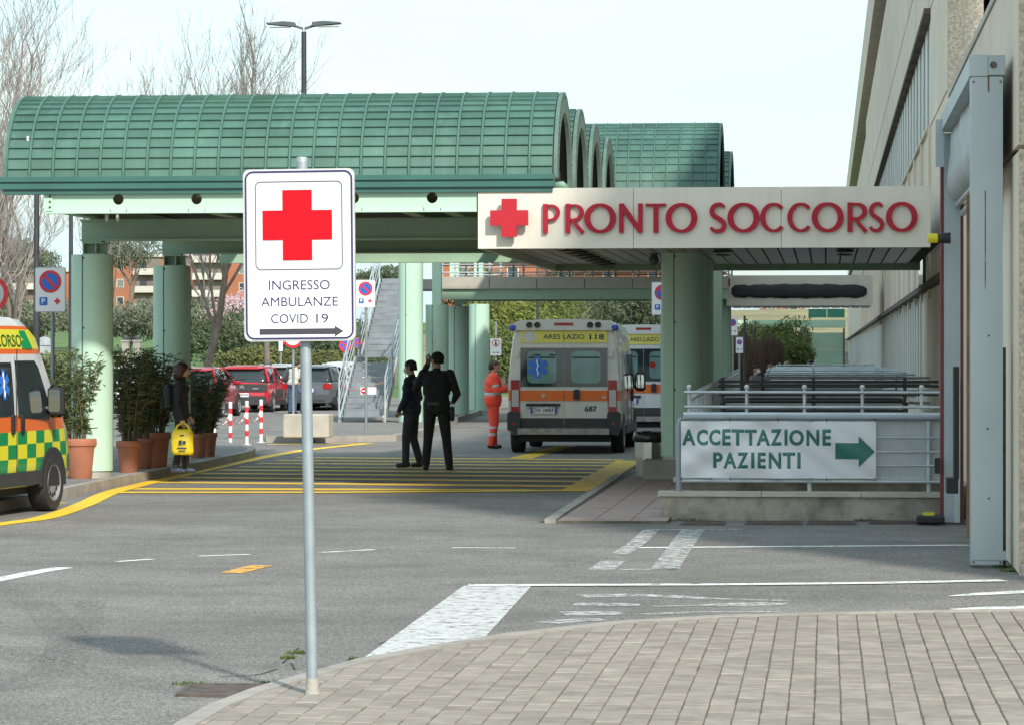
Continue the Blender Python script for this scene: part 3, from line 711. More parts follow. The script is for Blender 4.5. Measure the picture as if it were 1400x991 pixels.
# ---------------------------------------------------------------- loading dock frame
m_blue = M('blue_grey_sheet', (.40, .45, .465), .45, .25, var=.06, scale=1.5, streak=.12, dirtcol=(.26, .3, .33))
m_redt = M('dark_red_trim', (.16, .025, .035), .5)
df = thing('loading_dock_frame', 'blue grey sheet metal loading dock frame with rust streaked near post against the beige wall', 'dock frame')
DX0 = 1.39; n0 = G(1349, 776).y; f0 = G(1301, 716).y
xa, xb = G(1328, 776).x, G(1371, 776).x
MB().box((xa, n0, .03), (xb, n0+.05, 4.235)).build('near_post', m_blue, df); MB().box((xa, n0+.051, .03), (xa+.03, n0+.3, 4.235)).build('post_return', m_blue, df)
for z in (.10,): MB().box((xa+.01, n0-.012, .07), (xb+.03, n0-.001, .15)).build('base_strap', m_blue, df)
for x, z in ((xa+.02, 4.19), (xb-.02, 4.19), (xa+.02, .05), (xa+.16, .10), (xb-.02, .05), (xa+.14, 1.2), (xa+.15, 2.0), (xa+.15, .6)): MB().lathe([(.010, -.006), (.010, 0)], (x, n0, z), 8, axis='Y').build('rivet', m_steeld, df)
MB().box((xa+.115, n0-.002, 2.4), (xa+.125, n0-.0008, 3.25)).build('rust_streak', worn('rust_stain', (.22,.09,.05), .38, .6, 14), df)
MB().box((xa-.01, n0+.01, 4.245), (xb+.02, f0, 4.42)).build('header', m_blue, df)
MB().box((xa-.015, n0-.01, 4.24), (xa+.14, n0+.005, 4.425)).build('header_cap', m_blue, df); MB().box((xa+.145, n0-.008, 4.25), (xb+.015, n0+.006, 4.40)).build('header_cap', m_blue, df)
h = MB().lathe([(.028, -.02), (.03, 0)], (xa+.19, n0-.008, 4.335), 16, axis='Y').build('header_hole', m_rust, df)
MB().box((xa+.14, n0-.004, 4.1), (xa+.155, n0-.001, 4.26)).build('rust_streak', MATS['rust_stain'], df)
# far post with red edges and a short outer plate
ya, xc, xd = f0, G(1289, 716).x, G(1316, 716).x
MB().box((xc+.012, ya, .02), (xd-.025, ya+.05, 4.235)).build('far_post', m_blue, df); MB().box((xc-.02, ya-.004, .02), (xc+.010, ya+.3, 4.1)).build('red_edge', m_redt, df); MB().box((xd-.022, ya-.006, .02), (xd+.01, ya+.05, 3.5)).build('red_edge', m_redt, df)
MB().box((xc-.09, ya-.35, 3.85), (xc+.0, ya-.33, 4.36)).build('outer_plate', m_blue, df)
MB().box((xc+.02, ya-.4, 4.25), (xc+.06, ya-.006, 4.30)).build('bracket', m_blue, df)
mb = MB().add([(xd-.03, ya-.05, .02), (xd-.09, ya-.05, .02), (xd-.09, ya-.05, 1.42), (xd-.03, ya-.05, 1.58), (xd-.03, ya-.001, .02), (xd-.09, ya-.001, .02), (xd-.09, ya-.001, 1.42), (xd-.03, ya-.001, 1.58)], [(0,1,2,3),(5,4,7,6),(0,4,5,1),(1,5,6,2),(2,6,7,3),(3,7,4,0)]); mb.build('guide_plate', m_steel, df)
# padded curtain below the header
pr = [(.04, 4.24), (.03, 4.0), (.0, 3.76), (.0, 3.62), (.05, 3.52), (.12, 3.48), (.2, 3.5)]
mb = MB(); rings = []
for k in range(9):
    yy = n0+.12+(f0-n0-.2)*k/8; wv = .012*math.sin(k*2.3); rings.append([(xa+.06+a+wv, yy, z+.01*math.sin(k*1.7)) for a, z in pr]+[(xa+.08+a+wv, yy, z+.03) for a, z in reversed(pr)])
mb.loft(rings); mb.build('curtain', M('white_vinyl', (.40,.41,.41), .5, var=.08, scale=4), df, smooth=50)
for k, (zz, rr) in enumerate(((3.44, .03), (3.36, .035))): MB().tube([(xa+.16+.06*k, n0+.2, zz), (xa+.16+.06*k, f0-.1, zz)], rr, 10).build('roller', M('pale_tube', (.42,.43,.42), .5), df, smooth=True)
MB().tube([(xa+.3, n0+1.6, 3.5), (xa+.3, n0+1.5, 3.2), (xa+.33, n0+1.6, 2.95)], .04, 10).build('hose', m_steel, df, smooth=True)
MB().box((xa+.0, n0+3.6, .62), (xa+.05, n0+3.9, 1.72)).build('rubber_buffer', m_black, df); MB().box((xa-.07, n0+3.55, .48), (xa+.04, n0+3.95, .63)).build('buffer_foot', m_black, df)
MB().box((xa+.12, n0+3.5, .05), (xa+.16, n0+3.6, 3.4)).build('timber_edge', M('old_timber', (.25,.15,.07), .9, var=.3), df)
MB().box((xb-.01, n0+.06, .0), (xb+.03, n0+.2, 1.9)).build('rust_edge', m_rust, df)
p = PY(1279, 326, ya-.5); lm = thing('signal_lamp', 'small yellow and black signal lamp sticking out from the dock frame', 'lamp', (0,0,0))
MB().lathe([(.048, 0), (.052, .03), (.05, .10), (.03, .115)], (p.x-.08, p.y, p.z), 16, axis='X').build('lamp_cap', M('yellow_lens', (.75,.62,.02), .35), lm, smooth=40); MB().lathe([(.04, .115), (.055, .13), (.06, .24)], (p.x-.08, p.y, p.z), 16, axis='X').build('socket', m_black, lm, smooth=40)
p = PX_(1313, 636, xc-.02); q = PY(1312, 722, ya-.2)
tag(MB().box((xc-.09, ya-.1, .55), (xc-.03, ya+.02, .72)).build('door_stop', m_black), 'black rubber block on the railing side of the far dock post', 'stop')
b = thing('wheel_chock', 'black rubber chock with yellow top beside the far dock post', 'chock'); MB().cbox((xc-.14, ya-.2, .06), (.3, .2, .09), ch=.02).build('chock_body', m_black, b); MB().cbox((xc-.16, ya-.2, .12), (.12, .1, .03)).build('handle', M('yellow_plastic', (.7,.6,.02), .5), b)
# bird droppings on the roof sheets
for px, py in ((38, 190),):
    d_ = ray(px, py); best = None
    for k in range(400):
        p = CAMP+d_*(38+k*.01); ax_ = YG+.22+VR
        if (p.y-ax_)**2+(p.z-(ZG1-.03))**2 < (VR+.03)**2: best = p; break
    if best: tag(MB().sphere(best, .03, 8, 6, (.7, .3, 1.2)).build('bird_dropping', M('dropping_white', (.7,.7,.66), .8), gc))
# cracks in the asphalt
for pts in ([(520,880),(560,862),(620,845),(690,812)], [(385,905),(395,897),(405,890),(410,884)], [(400,905),(404,915)], [(300,925),(350,921),(380,914)]):
    strip(spline([(a+rnd.uniform(-2,2), b+rnd.uniform(-1,1)) for a, b in pts], 5), .016, .003).build('crack', M('crack_dark', (.05,.048,.045), .95), road)
# ---------------------------------------------------------------- main sign on its post
def flat(px0, px1, pyt, pyb, Y): return PY(px0, pyt, Y), PY(px1, pyb, Y)
sb = G(427, 948, PZ); YS = sb.y-.045
sg = thing('hospital_sign', 'tall white sign board with big red cross and covid ambulance lettering on a grey post', 'sign', (sb.x, YS+.045, 0))
def loc(o): return Vector(o.location)
topz = PY(413, 217, YS+.045).z
tilt = PY(413, 217, YS+.045).x-sb.x
o = MB().tube([(0,0,PZ),(tilt,0,topz)], .030, 20).build('post', M('galvanised_post', (.30,.345,.365), .55, .35, var=.12, scale=7, streak=.25, dirtcol=(.25,.29,.31)), sg, smooth=40)
MB().lathe([(.042,PZ),(.034,PZ+.03),(.033,PZ+.085)], (0,0,0), 18).build('collar', m_conc, sg, smooth=40); MB().lathe([(.031,topz-.02),(.031,topz+.004),(.02,topz+.008)], (tilt,0,0), 18).build('post_cap', m_steel, sg, smooth=40)
sc = PY(414.5, 348, YS-.03); bx = sc.x-sb.x; hw = (PY(490.5, 348, YS-.03).x-PY(338, 348, YS-.03).x)/2; z1 = PY(414, 231, YS-.03).z; z0 = PY(414, 466.5, YS-.03).z
bd = thing('sign_board_root', '', '') if False else MB().prism(rrect(bx-hw, bx+hw, z0, z1, .035), -.068, -.048, XZ(0)).build('board', M('sign_back_grey', (.5,.51,.5), .5, .3), sg)
bd.rotation_euler.y = R(-.55); bd.location = (0, 0, 0)
m_face = M('sign_grey_white', (.62,.635,.64), .35, var=.03, scale=3, dirt=.12, dirtcol=(.4,.4,.38)); m_paper = M('sign_white', (.80,.80,.81), .4, var=.02); m_navy = M('sign_navy', (.03,.022,.10), .5); m_signred = M('sign_red', (.56,.005,.014), .7, var=.05, scale=5, spec=.15)
YP = -.068
def ringpoly(name, x0, x1, z0_, z1_, r, t, d, mat, par):
    o_, i_ = rrect(x0, x1, z0_, z1_, r), rrect(x0+t, x1-t, z0_+t, z1_-t, max(.004, r-t)); mb = MB(); n = len(o_)
    for k in range(n):
        a, b = o_[k], o_[(k+1) % n]; c, e = i_[(k+1) % n], i_[k]; mb.quad(*[(p[0], YP-d, p[1]) for p in (a, b, c, e)])
    return mb.build(name, mat, par, fix=False)
ex = .006
MB().prism(rrect(bx-hw+.006, bx+hw-.006, z0+.006, z1-.006, .032), -.002, -.0002, XZ(YP)).build('sheet', m_face, bd)
zsplit = PY(414, 374, YS-.03).z
MB().prism(rrect(bx-hw+.026, bx+hw-.026, z0+.02, zsplit, .008), -.004, -.0022, XZ(YP)).build('sheet', m_paper, bd)
ringpoly('border', bx-hw+.010, bx+hw-.010, z0+.010, z1-.010, .045, .010, .0046, m_navy, bd)
zi0, zi1 = PY(414, 369, YS-.03).z, PY(414, 248, YS-.03).z
ringpoly('border', bx-hw+.066, bx+hw-.066, zi0, zi1, .03, .004, .0046, m_navy, bd)
cz = PY(412, 308, YS-.03).z
MB().prism(cross(bx-.008, cz, .188, .0793), -.0052, -.0024, XZ(YP)).build('red_cross', m_signred, bd)
for s_, xw, yt, yb in (('INGRESSO', .165, 383.5, 396.5), ('AMBULANZE', .208, 406.5, 419)):
    text('lettering', s_, bx-xw, bx+xw, PY(414, yb, YS).z, PY(414, yt, YS).z, m_navy, bd, .0015, YP-.0042, bold=0)
for s_, xa1, xb1 in (('COVID', -.155, .045), ('19', .09, .155)): text('lettering', s_, bx+xa1, bx+xb1, PY(414, 442, YS).z, PY(414, 429.5, YS).z, m_navy, bd, .0015, YP-.0042, bold=0)
az = PY(414, 453.5, YS).z
MB().prism([(bx-.218, az-.0155), (bx+.19, az-.0155), (bx+.19, az-.029), (bx+.237, az), (bx+.19, az+.029), (bx+.19, az+.0155), (bx-.218, az+.0155)], -.006, -.0042, XZ(YP)).build('arrow', M('arrow_ink', (.045,.042,.055), .6), bd)
for z in (z0+.15, z1-.15): MB().box((bx-.25, -.047, z-.02), (bx+.25, -.032, z+.02)).build('bracket', m_steel, sg)

# ---------------------------------------------------------------- ramp with railings
PWY = G(1000, 711).y
rw = thing('low_wall', 'low stained plaster wall with stone coping below the white banner', 'wall')
wl = PY(903, 690, PWY).x; wr = 1.36
ztop = PY(1000, 672, PWY).z
MB().box((wl, PWY, 0), (wr, PWY+.25, ztop-.05)).build('wall', m_plaster, rw)
x = wl-.03
for k, ln in enumerate((1.15, 1.1, 1.05)):
    MB().box((x, PWY-.035, ztop-.05), (min(x+ln-.006, wr), PWY+.3, ztop)).build('coping_stone', m_traver, rw); x += ln
MB().box((wl+.3, PWY+.45, 0), (wr, PWY+.7, ztop+.09)).build('step_wall', m_plaster, rw)
for a, b in ((wl+.12, wl+.55), (wl+.75, wl+1.9), (wl+1.906, wr)): MB().box((a, PWY+.42, ztop+.09), (b, PWY+.75, ztop+.135)).build('coping_stone', m_traver, rw)
rp = struct(MB().box((wl+.4, PWY+.76, 0), (WX-.01, 92, .36)).build('ramp', m_conc))
m_mesh = M('perforated_sheet', (.5,.52,.53), .5, .4, var=.1)
def perforated():
    m = m_mesh; t = m.node_tree; l = t.links.new; b = t.nodes['Principled BSDF']; g = N(t, 'ShaderNodeNewGeometry'); mp = N(t, 'ShaderNodeMapping'); mp.inputs['Scale'].default_value = (38, 38, 38); l(g.outputs['Position'], mp.inputs[0])
    sx = N(t, 'ShaderNodeSeparateXYZ'); l(mp.outputs[0], sx.inputs[0])
    def tri(sock):
        f = N(t, 'ShaderNodeMath', operation='PINGPONG'); f.inputs[1].default_value = .5; l(sock, f.inputs[0]); return f.outputs[0]
    ad = N(t, 'ShaderNodeMath', operation='ADD'); l(sx.outputs[0], ad.inputs[0]); l(sx.outputs[1], ad.inputs[1])
    s1 = N(t, 'ShaderNodeMath', operation='ADD'); l(tri(ad.outputs[0]), s1.inputs[0]); l(tri(sx.outputs[2]), s1.inputs[1])
    gt = N(t, 'ShaderNodeMath', operation='GREATER_THAN'); gt.inputs[1].default_value = .36; l(s1.outputs[0], gt.inputs[0]); l(gt.outputs[0], b.inputs['Alpha'])
perforated()
def railing(name, label, y, xs_, z0, ztop, rails, r=.02, mat=m_steel, mesh=None, ball=False, xr=None, group=None):
    t = thing(name, label, 'railing', group=group)
    for x in xs_:
        MB().tube([(x, y, z0), (x, y, ztop)], r, 10).build('rail_post', mat, t, smooth=40)
        if ball: MB().sphere((x, y, ztop+.01), r*1.5, 12, 8).build('ball_cap', M('pale_cap', (.55,.56,.56), .4), t, smooth=True)
    for z in rails: MB().tube([(min(xs_)-.06, y-.028, z), ((xr or max(xs_))+.05, y-.028, z)], r*.85, 10).build('rail', mat, t, smooth=40)
    if mesh: MB().box((mesh[0], y+.024, mesh[2]), (mesh[1], y+.028, mesh[3])).build('mesh_panel', m_mesh, t)
    return t
# front frame that carries the banner
YR = PWY+.1; ft = PY(1100, 570.5, YR).z; xl_, xr_ = PY(928, 600, YR).x, 1.36
rf = thing('railing', 'grey tube railing with rounded corner carrying the white banner', 'railing')
MB().tube([(xl_, YR, ztop-.01), (xl_, YR, ft-.09), (xl_+.02, YR, ft-.03), (xl_+.09, YR, ft), (xr_, YR, ft)], .033, 12).build('frame_tube', M('painted_grey_tube', (.27,.30,.32), .5, .2, var=.1), rf, smooth=50)
MB().tube([(xl_+.05, YR+.05, ft+.03), (xr_, YR+.05, ft+.03)], .028, 12).build('rail', m_steel, rf, smooth=50)
zb_ = PY(1100, 657.5, YR).z
MB().tube([(xl_, YR, zb_), (xr_, YR, zb_)], .018, 10).build('rail', m_steel, rf, smooth=50)
for px in (1107, 1270): MB().tube([(PY(px, 600, YR).x, YR+.04, ztop-.01), (PY(px, 600, YR).x, YR+.04, ft)], .028, 10).build('rail_post', m_steel, rf, smooth=50)
for py in (598, 617.5, 636): MB().tube([(xl_, YR+.01, PY(1240, py, YR).z), (xr_, YR+.01, PY(1240, py, YR).z)], .011, 8).build('rail', m_steel, rf, smooth=50)
MB().box((PY(1190, 600, YR).x, YR+.09, zb_), (xr_, YR+.094, ft-.03)).build('mesh_panel', m_mesh, rf)
for py in (590, 608, 627, 645):
    for px in (1202, 1222, 1242, 1262, 1280): pass
# banner
YBn = YR-.05; bx0, bx1 = PY(931, 610, YBn).x, PY(1197.5, 610, YBn).x; bz0, bz1 = PY(1060, 653.5, YBn).z, PY(1060, 575, YBn).z
def bend(x, y, z):
    u = (x-bx0)/(bx1-bx0); v = (z-bz0)/(bz1-bz0)
    sag = .010*abs(math.sin(u*math.pi*4))*(v-.5)*2 if v > .5 else .006*abs(math.sin(u*math.pi*4))*(v-.5)*2
    return Vector((x, y+.02*math.sin(9*u+5*v)*(.4+.6*math.sin(3.1*u))+.014*math.sin(21*u-9*v)*max(0, .7-u)*1.5+.006*math.sin(34*u+14*v), z-sag*1.0))
mb = MB(); nu, nv = 90, 24
for j in range(nv+1):
    for i in range(nu+1): mb.v.append(tuple(bend(bx0+(bx1-bx0)*i/nu, YBn, bz0+(bz1-bz0)*j/nv)))
for j in range(nv):
    for i in range(nu): mb.f.append((j*(nu+1)+i, j*(nu+1)+i+1, (j+1)*(nu+1)+i+1, (j+1)*(nu+1)+i)); mb.m.append(0)
bn = thing('banner', 'white vinyl banner with green acceptance lettering and arrow tied to the railing', 'banner')
MBn = mb.build('sheet', M('white_vinyl_banner', (.72,.72,.74), .38, var=.03, scale=2), bn, smooth=True, fix=False)
m_bgreen = M('banner_green', (.035,.165,.125), .45, var=.10, scale=2.5)
def bbox(x0, x1, yt, yb): return PY(x0, 610, YBn).x, PY(x1, 610, YBn).x, PY(1060, yb, YBn).z, PY(1060, yt, YBn).z
a = bbox(933, 1136, 586, 608.5); 
for i, (ch, x0, x1) in enumerate((('A',932.5,951),('C',952.5,968),('C',969.5,985),('E',987.5,999),('T',1000,1017),('T',1018,1034.5),('A',1034,1053),('Z',1053.5,1069),('I',1072.5,1076.5),('O',1079,1099),('N',1102.5,1120),('E',1124.5,1136))):
    q = bbox(x0, x1, 586, 608.5); text('letter', ch, *q, m_bgreen, bn, .0006, YBn-.002, bold=.034, fn=bend)
for i, (ch, x0, x1) in enumerate((('P',975,988),('A',989,1007),('Z',1008,1023),('I',1027,1031.5),('E',1036,1047),('N',1051,1068),('T',1070,1087),('I',1090,1094.5))):
    q = bbox(x0, x1, 618, 640); text('letter', ch, *q, m_bgreen, bn, .0006, YBn-.002, bold=.034, fn=bend)
ap = [(1142,604.5),(1174,604.5),(1174,595),(1196,616.5),(1174,638),(1174,627),(1142,627)]
bm = bmesh.new(); bm.faces.new([bm.verts.new((PY(x, 610, YBn).x, YBn-.004, PY(1060, y, YBn).z)) for x, y in ap])
for k in range(1, 20):
    for co, no in (((PY(1142+k*2.8, 610, YBn).x, 0, 0), (1, 0, 0)), ((0, 0, PY(1060, 595+k*2.3, YBn).z), (0, 0, 1))): bmesh.ops.bisect_plane(bm, geom=bm.verts[:]+bm.edges[:]+bm.faces[:], plane_co=co, plane_no=no)
for v in bm.verts: v.co = bend(*v.co)
me_ = bpy.data.meshes.new('arrow'); bm.to_mesh(me_); bm.free(); me_.materials.append(m_bgreen); obj('arrow', me_, bn)
for k in range(5):
    for vv in (0, 1):
        u = .005+.99*k/4; x = bx0+(bx1-bx0)*u; z = bz1-.01 if vv else bz0+.01
        MB().tube([(x, YBn-.006, z), (x, YBn-.03, z+(.02 if vv else -.01)), (x, YR, z+(.06 if vv else -.03))], .004, 6).build('cable_tie', m_black, bn)
# second row and rails behind
rl = lambda y, pys: [PY(1100, p, y).z for p in pys]
Y2r = PWY+3.6
z_ = rl(Y2r, (536, 556, 530)); xs2 = [PY(p, 540, Y2r).x for p in (1021, 1100, 1179, 1260)]
railing('railing', 'silver two-rail ramp railing with pale ball caps behind the banner', Y2r, [PY(942, 540, Y2r).x]+xs2, .3, z_[2], z_[:2], .021, ball=True, xr=1.5, mesh=(wl+.35, 1.5, .42, z_[1]-.1))
for i, (yy, pys, mat, lab, xx) in enumerate(((44.5, (521.5, 527.5), m_steeld, 'dark grey two-rail ramp railing between beige wall and green column', (988, 1112, 1237)), (52, (512, 517), m_steel, 'thin silver railing across the ramp behind the dark grey rails', (1050, 1112, 1206)), (62, (506, 511.5), m_steel, 'grey railing panel halfway up the ramp', (1052, 1110, 1190)), (74, (502, 507), m_steel, 'pale railing near the top of the ramp', (1062, 1112, 1172)), (48, (516.5, 524), m_steel, 'silver railing right behind the dark grey rails', (1048, 1112, 1225)), (57, (509, 514), m_steel, 'silver railing in the middle of the ramp rows', (1052, 1112, 1198)), (68, (504, 509), m_steel, 'thin pale railing before the topmost ramp row', (1058, 1112, 1182)), (84, (499, 503), m_steel, 'farthest railing closing the ramp', (1066, 1112, 1168)))):
    xs_ = [PY(p, 520, yy).x for p in xx]; zz = rl(yy, pys)
    railing('railing', lab, yy, xs_, .3, zz[0]+.06, zz+[zz[1]-.12, zz[1]-.3], .024, mat, xr=min(1.55, max(xs_)+.5), mesh=(min(xs_), max(xs_), .45, zz[1]-.1))
# dark handrail loop
yy = 41.0; MB
hr_ = thing('handrail', 'black tubular handrail loop low on the ramp', 'handrail')
zz = PY(1100, 547, yy).z; MB().tube([(PY(988, 550, yy).x, yy, zz-.3), (PY(988, 550, yy).x, yy, zz-.04), (PY(993, 550, yy).x, yy, zz), (PY(1232, 550, yy).x, yy, zz), (PY(1238, 550, yy).x, yy, zz-.05), (PY(1238, 550, yy).x, yy, zz-.3)], .035, 10).build('tube', m_black, hr_, smooth=50)
MB().tube([(PY(988, 550, yy).x, yy, zz-.14), (PY(1238, 550, yy).x, yy, zz-.14)], .022, 8).build('rail', m_black, hr_)
# picket fence along the ramp's left side
pf = thing('picket_railing', 'grey picket railing running back along the left edge of the ramp', 'railing')
xf = PY(944, 540, Y2r).x; pk = MB().tube([(0,0,0),(0,0,1.0)], .016, 8).mesh('picket', m_steel, smooth=40)
for k in range(34): obj('picket', pk, pf, (xf, Y2r+k*.62, .36+.006*k))
for z in (.08, .92): MB().tube([(xf, Y2r, .36+z), (xf, Y2r+33*.62, .36+.2+z)], .018, 8).build('rail', m_steel, pf)

# litter bin
bp = G(883, 652, .03); bi = thing('litter_bin', 'dented stainless steel litter bin lined with a black bag', 'bin', (bp.x+.02, bp.y+.25, .03))
mb = MB(); rings = []
for z in (0, .2, .27, .33, .5, .62):
    rings.append([Vector(((.19+.012*math.sin(3*a+z*9))*math.cos(a)*(1.05 if .2 < z < .4 else 1), .19*math.sin(a), z)) for a in [2*math.pi*k/10 for k in range(10)]])
mb.loft(rings); mb.build('bin_body', m_inox, bi, smooth=30)
mb = MB(); rings = []
rb = random.Random(4)
for z, r in ((.52, .205), (.56, .225), (.62, .215), (.66, .20), (.665, .17), (.6, .14)):
    rings.append([Vector(((r+rb.uniform(-.014, .014))*math.cos(2*math.pi*k/28), (r+rb.uniform(-.014, .014))*math.sin(2*math.pi*k/28), z+rb.uniform(-.012,.012))) for k in range(28)])
mb.loft(rings); mb.build('bin_bag', M('black_bag', (.02,.02,.022), .25, var=.3), bi, smooth=True)

# ---------------------------------------------------------------- second portal with covered sign
pc = thing('entrance_canopy', 'beige second portal canopy with its name board wrapped in black plastic', 'canopy')
YP2 = 85.5; a, b = PY(993, 377, YP2), PY(1193.5, 418, YP2)
MB().box((a.x, YP2, b.z), (b.x, YP2+.08, a.z)).build('fascia', m_cream, pc)
MB().box((a.x, YP2+.09, b.z+.06), (b.x, YP2+6, a.z-.1)).build('roof', m_under, pc)
for k in range(14):
    xk = a.x+(b.x-a.x)*(k+.5)/14; MB().box((xk-.12, YP2+.09, b.z+.02), (xk+.12, YP2+6, b.z+.05)).build('soffit_plank', m_plank, pc)
column(pc, PY(985, 450, YP2+.5).x, YP2+.6, .3, .2, b.z+.5)
mb = MB(); c0, c1_ = PY(1000, 388, YP2), PY(1185, 409, YP2); rr = random.Random(5); ring = []
nk = 40
for k in range(nk+1):
    u = k/nk; x = c0.x+(c1_.x-c0.x)*u; e = math.sin(math.pi*min(1, max(0, u)))**.22; zc = (c0.z+c1_.z)/2+(-.0 if u < .9 else -.01); hh = (c0.z-c1_.z)/2*(.35+.65*e)*(1+.05*math.sin(u*37)+.03*math.sin(u*83))*(.9 if .1 < u < .9 else 1)
    ring.append([Vector((x, YP2-.035-.032*math.cos(t)*e, zc+hh*math.sin(t))) for t in [2*math.pi*j/12 for j in range(12)]])
mb.loft(ring); mb.build('plastic_cover', M('black_plastic_cover', (.012,.012,.016), .45, var=.4, scale=3, bump=.6, bscale=8), pc, smooth=True)

# ---------------------------------------------------------------- raised walkway (bridge) and its columns
fbz0 = 3.30
wk = thing('raised_walkway', 'raised steel walkway with beige edge panels and railing carried by pale green columns', 'walkway')
YW = 84.0
xa_, xb_ = PY(604, 390, YW).x, PY(996, 390, YW).x
zd0, zd1 = PY(750, 395, YW).z, PY(750, 378.5, YW).z; zg = PY(750, 409.5, YW).z
n = 6
for k in range(n): MB().box((xa_+(xb_-xa_)*k/n+.01, YW, zd0), (xa_+(xb_-xa_)*(k+1)/n-.01, YW+.06, zd1)).build('edge_panel', M('beige_sheet', (.40,.37,.31), .6, var=.08), wk)
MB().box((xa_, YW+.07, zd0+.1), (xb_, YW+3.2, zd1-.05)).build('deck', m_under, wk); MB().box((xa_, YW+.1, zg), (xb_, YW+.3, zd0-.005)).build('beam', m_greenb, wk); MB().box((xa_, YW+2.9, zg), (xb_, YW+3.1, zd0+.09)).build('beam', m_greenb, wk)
for rowY in (YW+.12, YW+3.0):
    for k in range(13):
        x = xa_+(xb_-xa_)*k/12; MB().box((x-.025, rowY-.02, zd1), (x+.025, rowY+.02, zd1+1.05)).build('rail_post', m_steeld if k % 2 else m_steel, wk)
    for z in (.12, .34, .56, .78, 1.02): MB().tube([(xa_, rowY-.04, zd1+z), (xb_, rowY-.04, zd1+z)], .017, 8).build('rail', m_steel, wk)
def cpx(px, top, base, Y, par, zt_=None, seam=-.3, foot=False):
    c = PY((px[0]+px[1])/2, 500, Y); r = (PY(px[1], 500, Y).x-PY(px[0], 500, Y).x)/2
    return column(par, c.x, Y, r, .14, zt_ if zt_ else PY(px[0], top, Y).z, seam=seam, foot=foot), c, r
_, c, r = cpx((545, 578), 356, 572, 76, wk); MB().box((c.x-.12, 76-.12, 4.1), (c.x+.12, 76+.12, 6.2)).build('upper_post', m_green, wk)
_, c, r = cpx((582, 613), 417, 560, 82, wk); z = PY(600, 417, 82).z; MB().box((c.x-.12, 82-.12, z), (c.x+.12, 82+.12, 6.2)).build('upper_post', m_green, wk)
_, c, r = cpx((613, 641), 419, 558, 86, wk); MB().box((c.x-.1, 86-.1, PY(620, 419, 86).z), (c.x+.1, 86+.1, zg)).build('upper_post', m_green, wk)
cpx((641.5, 669), 410, 556, 92, wk, zt_=zg)
for px in (622, 655): MB().box((PY(px, 340, 95).x-.14, 94.8, zd1), (PY(px, 340, 95).x+.14, 95.1, 6.6)).build('upper_post', m_green, wk)
MB().box((PY(640, 340, 96).x, 96, 5.2), (PY(900, 340, 96).x, 96.3, 5.7)).build('roof_beam', m_greenb, wk)
# link to the stair head
MB().box((PY(562, 400, 86).x, 84.2, zd0), (xa_, 87.2, zd1-.06)).build('landing', m_steeld, wk)

# ---------------------------------------------------------------- steel staircase
m_tread = M('grey_tread', (.24,.265,.285), .5, .35, var=.15, scale=3)
st = thing('staircase', 'grey steel staircase with grated treads climbing beside a pale green column', 'staircase')
s0 = G(495, 577, KZ); sw = .55; Ybase = s0.y; sx = s0.x
ZT = zd1-.05; rise = .165; nst = int((ZT-KZ)/rise); mid = nst//2-3
y = Ybase; zc = KZ; run = .27; path = [(y, zc)]
for k in range(nst):
    y += run; zc += rise
    if k == mid: path.append((y, zc)); y += 1.0; path.append((y, zc)); MB().box((sx-sw, y-1.0-run, zc-.04), (sx+sw, y, zc)).build('landing', m_tread, st)
    else:
        MB().box((sx-sw+.04, y-run, zc-.035), (sx+sw-.04, y+.03, zc)).build('tread', m_tread, st); MB().box((sx-sw+.05, y+.0, zc-.02), (sx+sw-.05, y+.012, zc+rise-.045)).build('riser', m_tread, st)
path.append((y, zc))
for s_ in (-1, 1):
    for (a, b), (c, d) in zip(path, path[1:]): MB().bar((sx+s_*sw, a, b+.02), (sx+s_*sw, c, d+.02), .045, .26).build('stringer', M('pale_stringer', (.42,.40,.36), .6, var=.1) if s_ > 0 and a == Ybase else m_steel, st)
    for off in (1.0, .75, .5, .28):
        MB().tube([(sx+s_*(sw+.03), a, b+off+.1) for a, b in path], .021 if off == 1.0 else .012, 8).build('rail', m_steel, st)
    L_ = len(path)
    for (a, b), (c, d) in zip(path, path[1:]):
        k = max(1, round((c-a)/1.1))
        for i in range(k+1): MB().tube([(sx+s_*(sw+.03), a+(c-a)*i/k, b+(d-b)*i/k-.05), (sx+s_*(sw+.03), a+(c-a)*i/k, b+(d-b)*i/k+1.1)], .024, 8).build('rail_post', m_steel, st)
# chain with no-entry plate across the foot
mb = MB().tube(spline([(sx-sw, Ybase-.02, KZ+.95), (sx-.1, Ybase-.1, KZ+.80), (sx+sw, Ybase-.02, KZ+1.02)], 6), .008, 6)
ch = thing('barrier_strip', 'red and white strip with a no entry plate across the foot of the stairs', 'barrier'); mb.build('strip', M('strip_red', (.5,.12,.1), .6), ch)
pl = MB().box((sx-.02, Ybase-.13, KZ+.70), (sx+.38, Ybase-.12, KZ+.88)).build('plate', m_face, ch); MB().lathe([(.075, 0), (.075, .006)], (sx+.07, Ybase-.137, KZ+.79), 20, axis='Y').build('disc', m_signred, pl); MB().box((sx+.02, Ybase-.141, KZ+.775), (sx+.12, Ybase-.1375, KZ+.805)).build('bar', m_paper, pl)

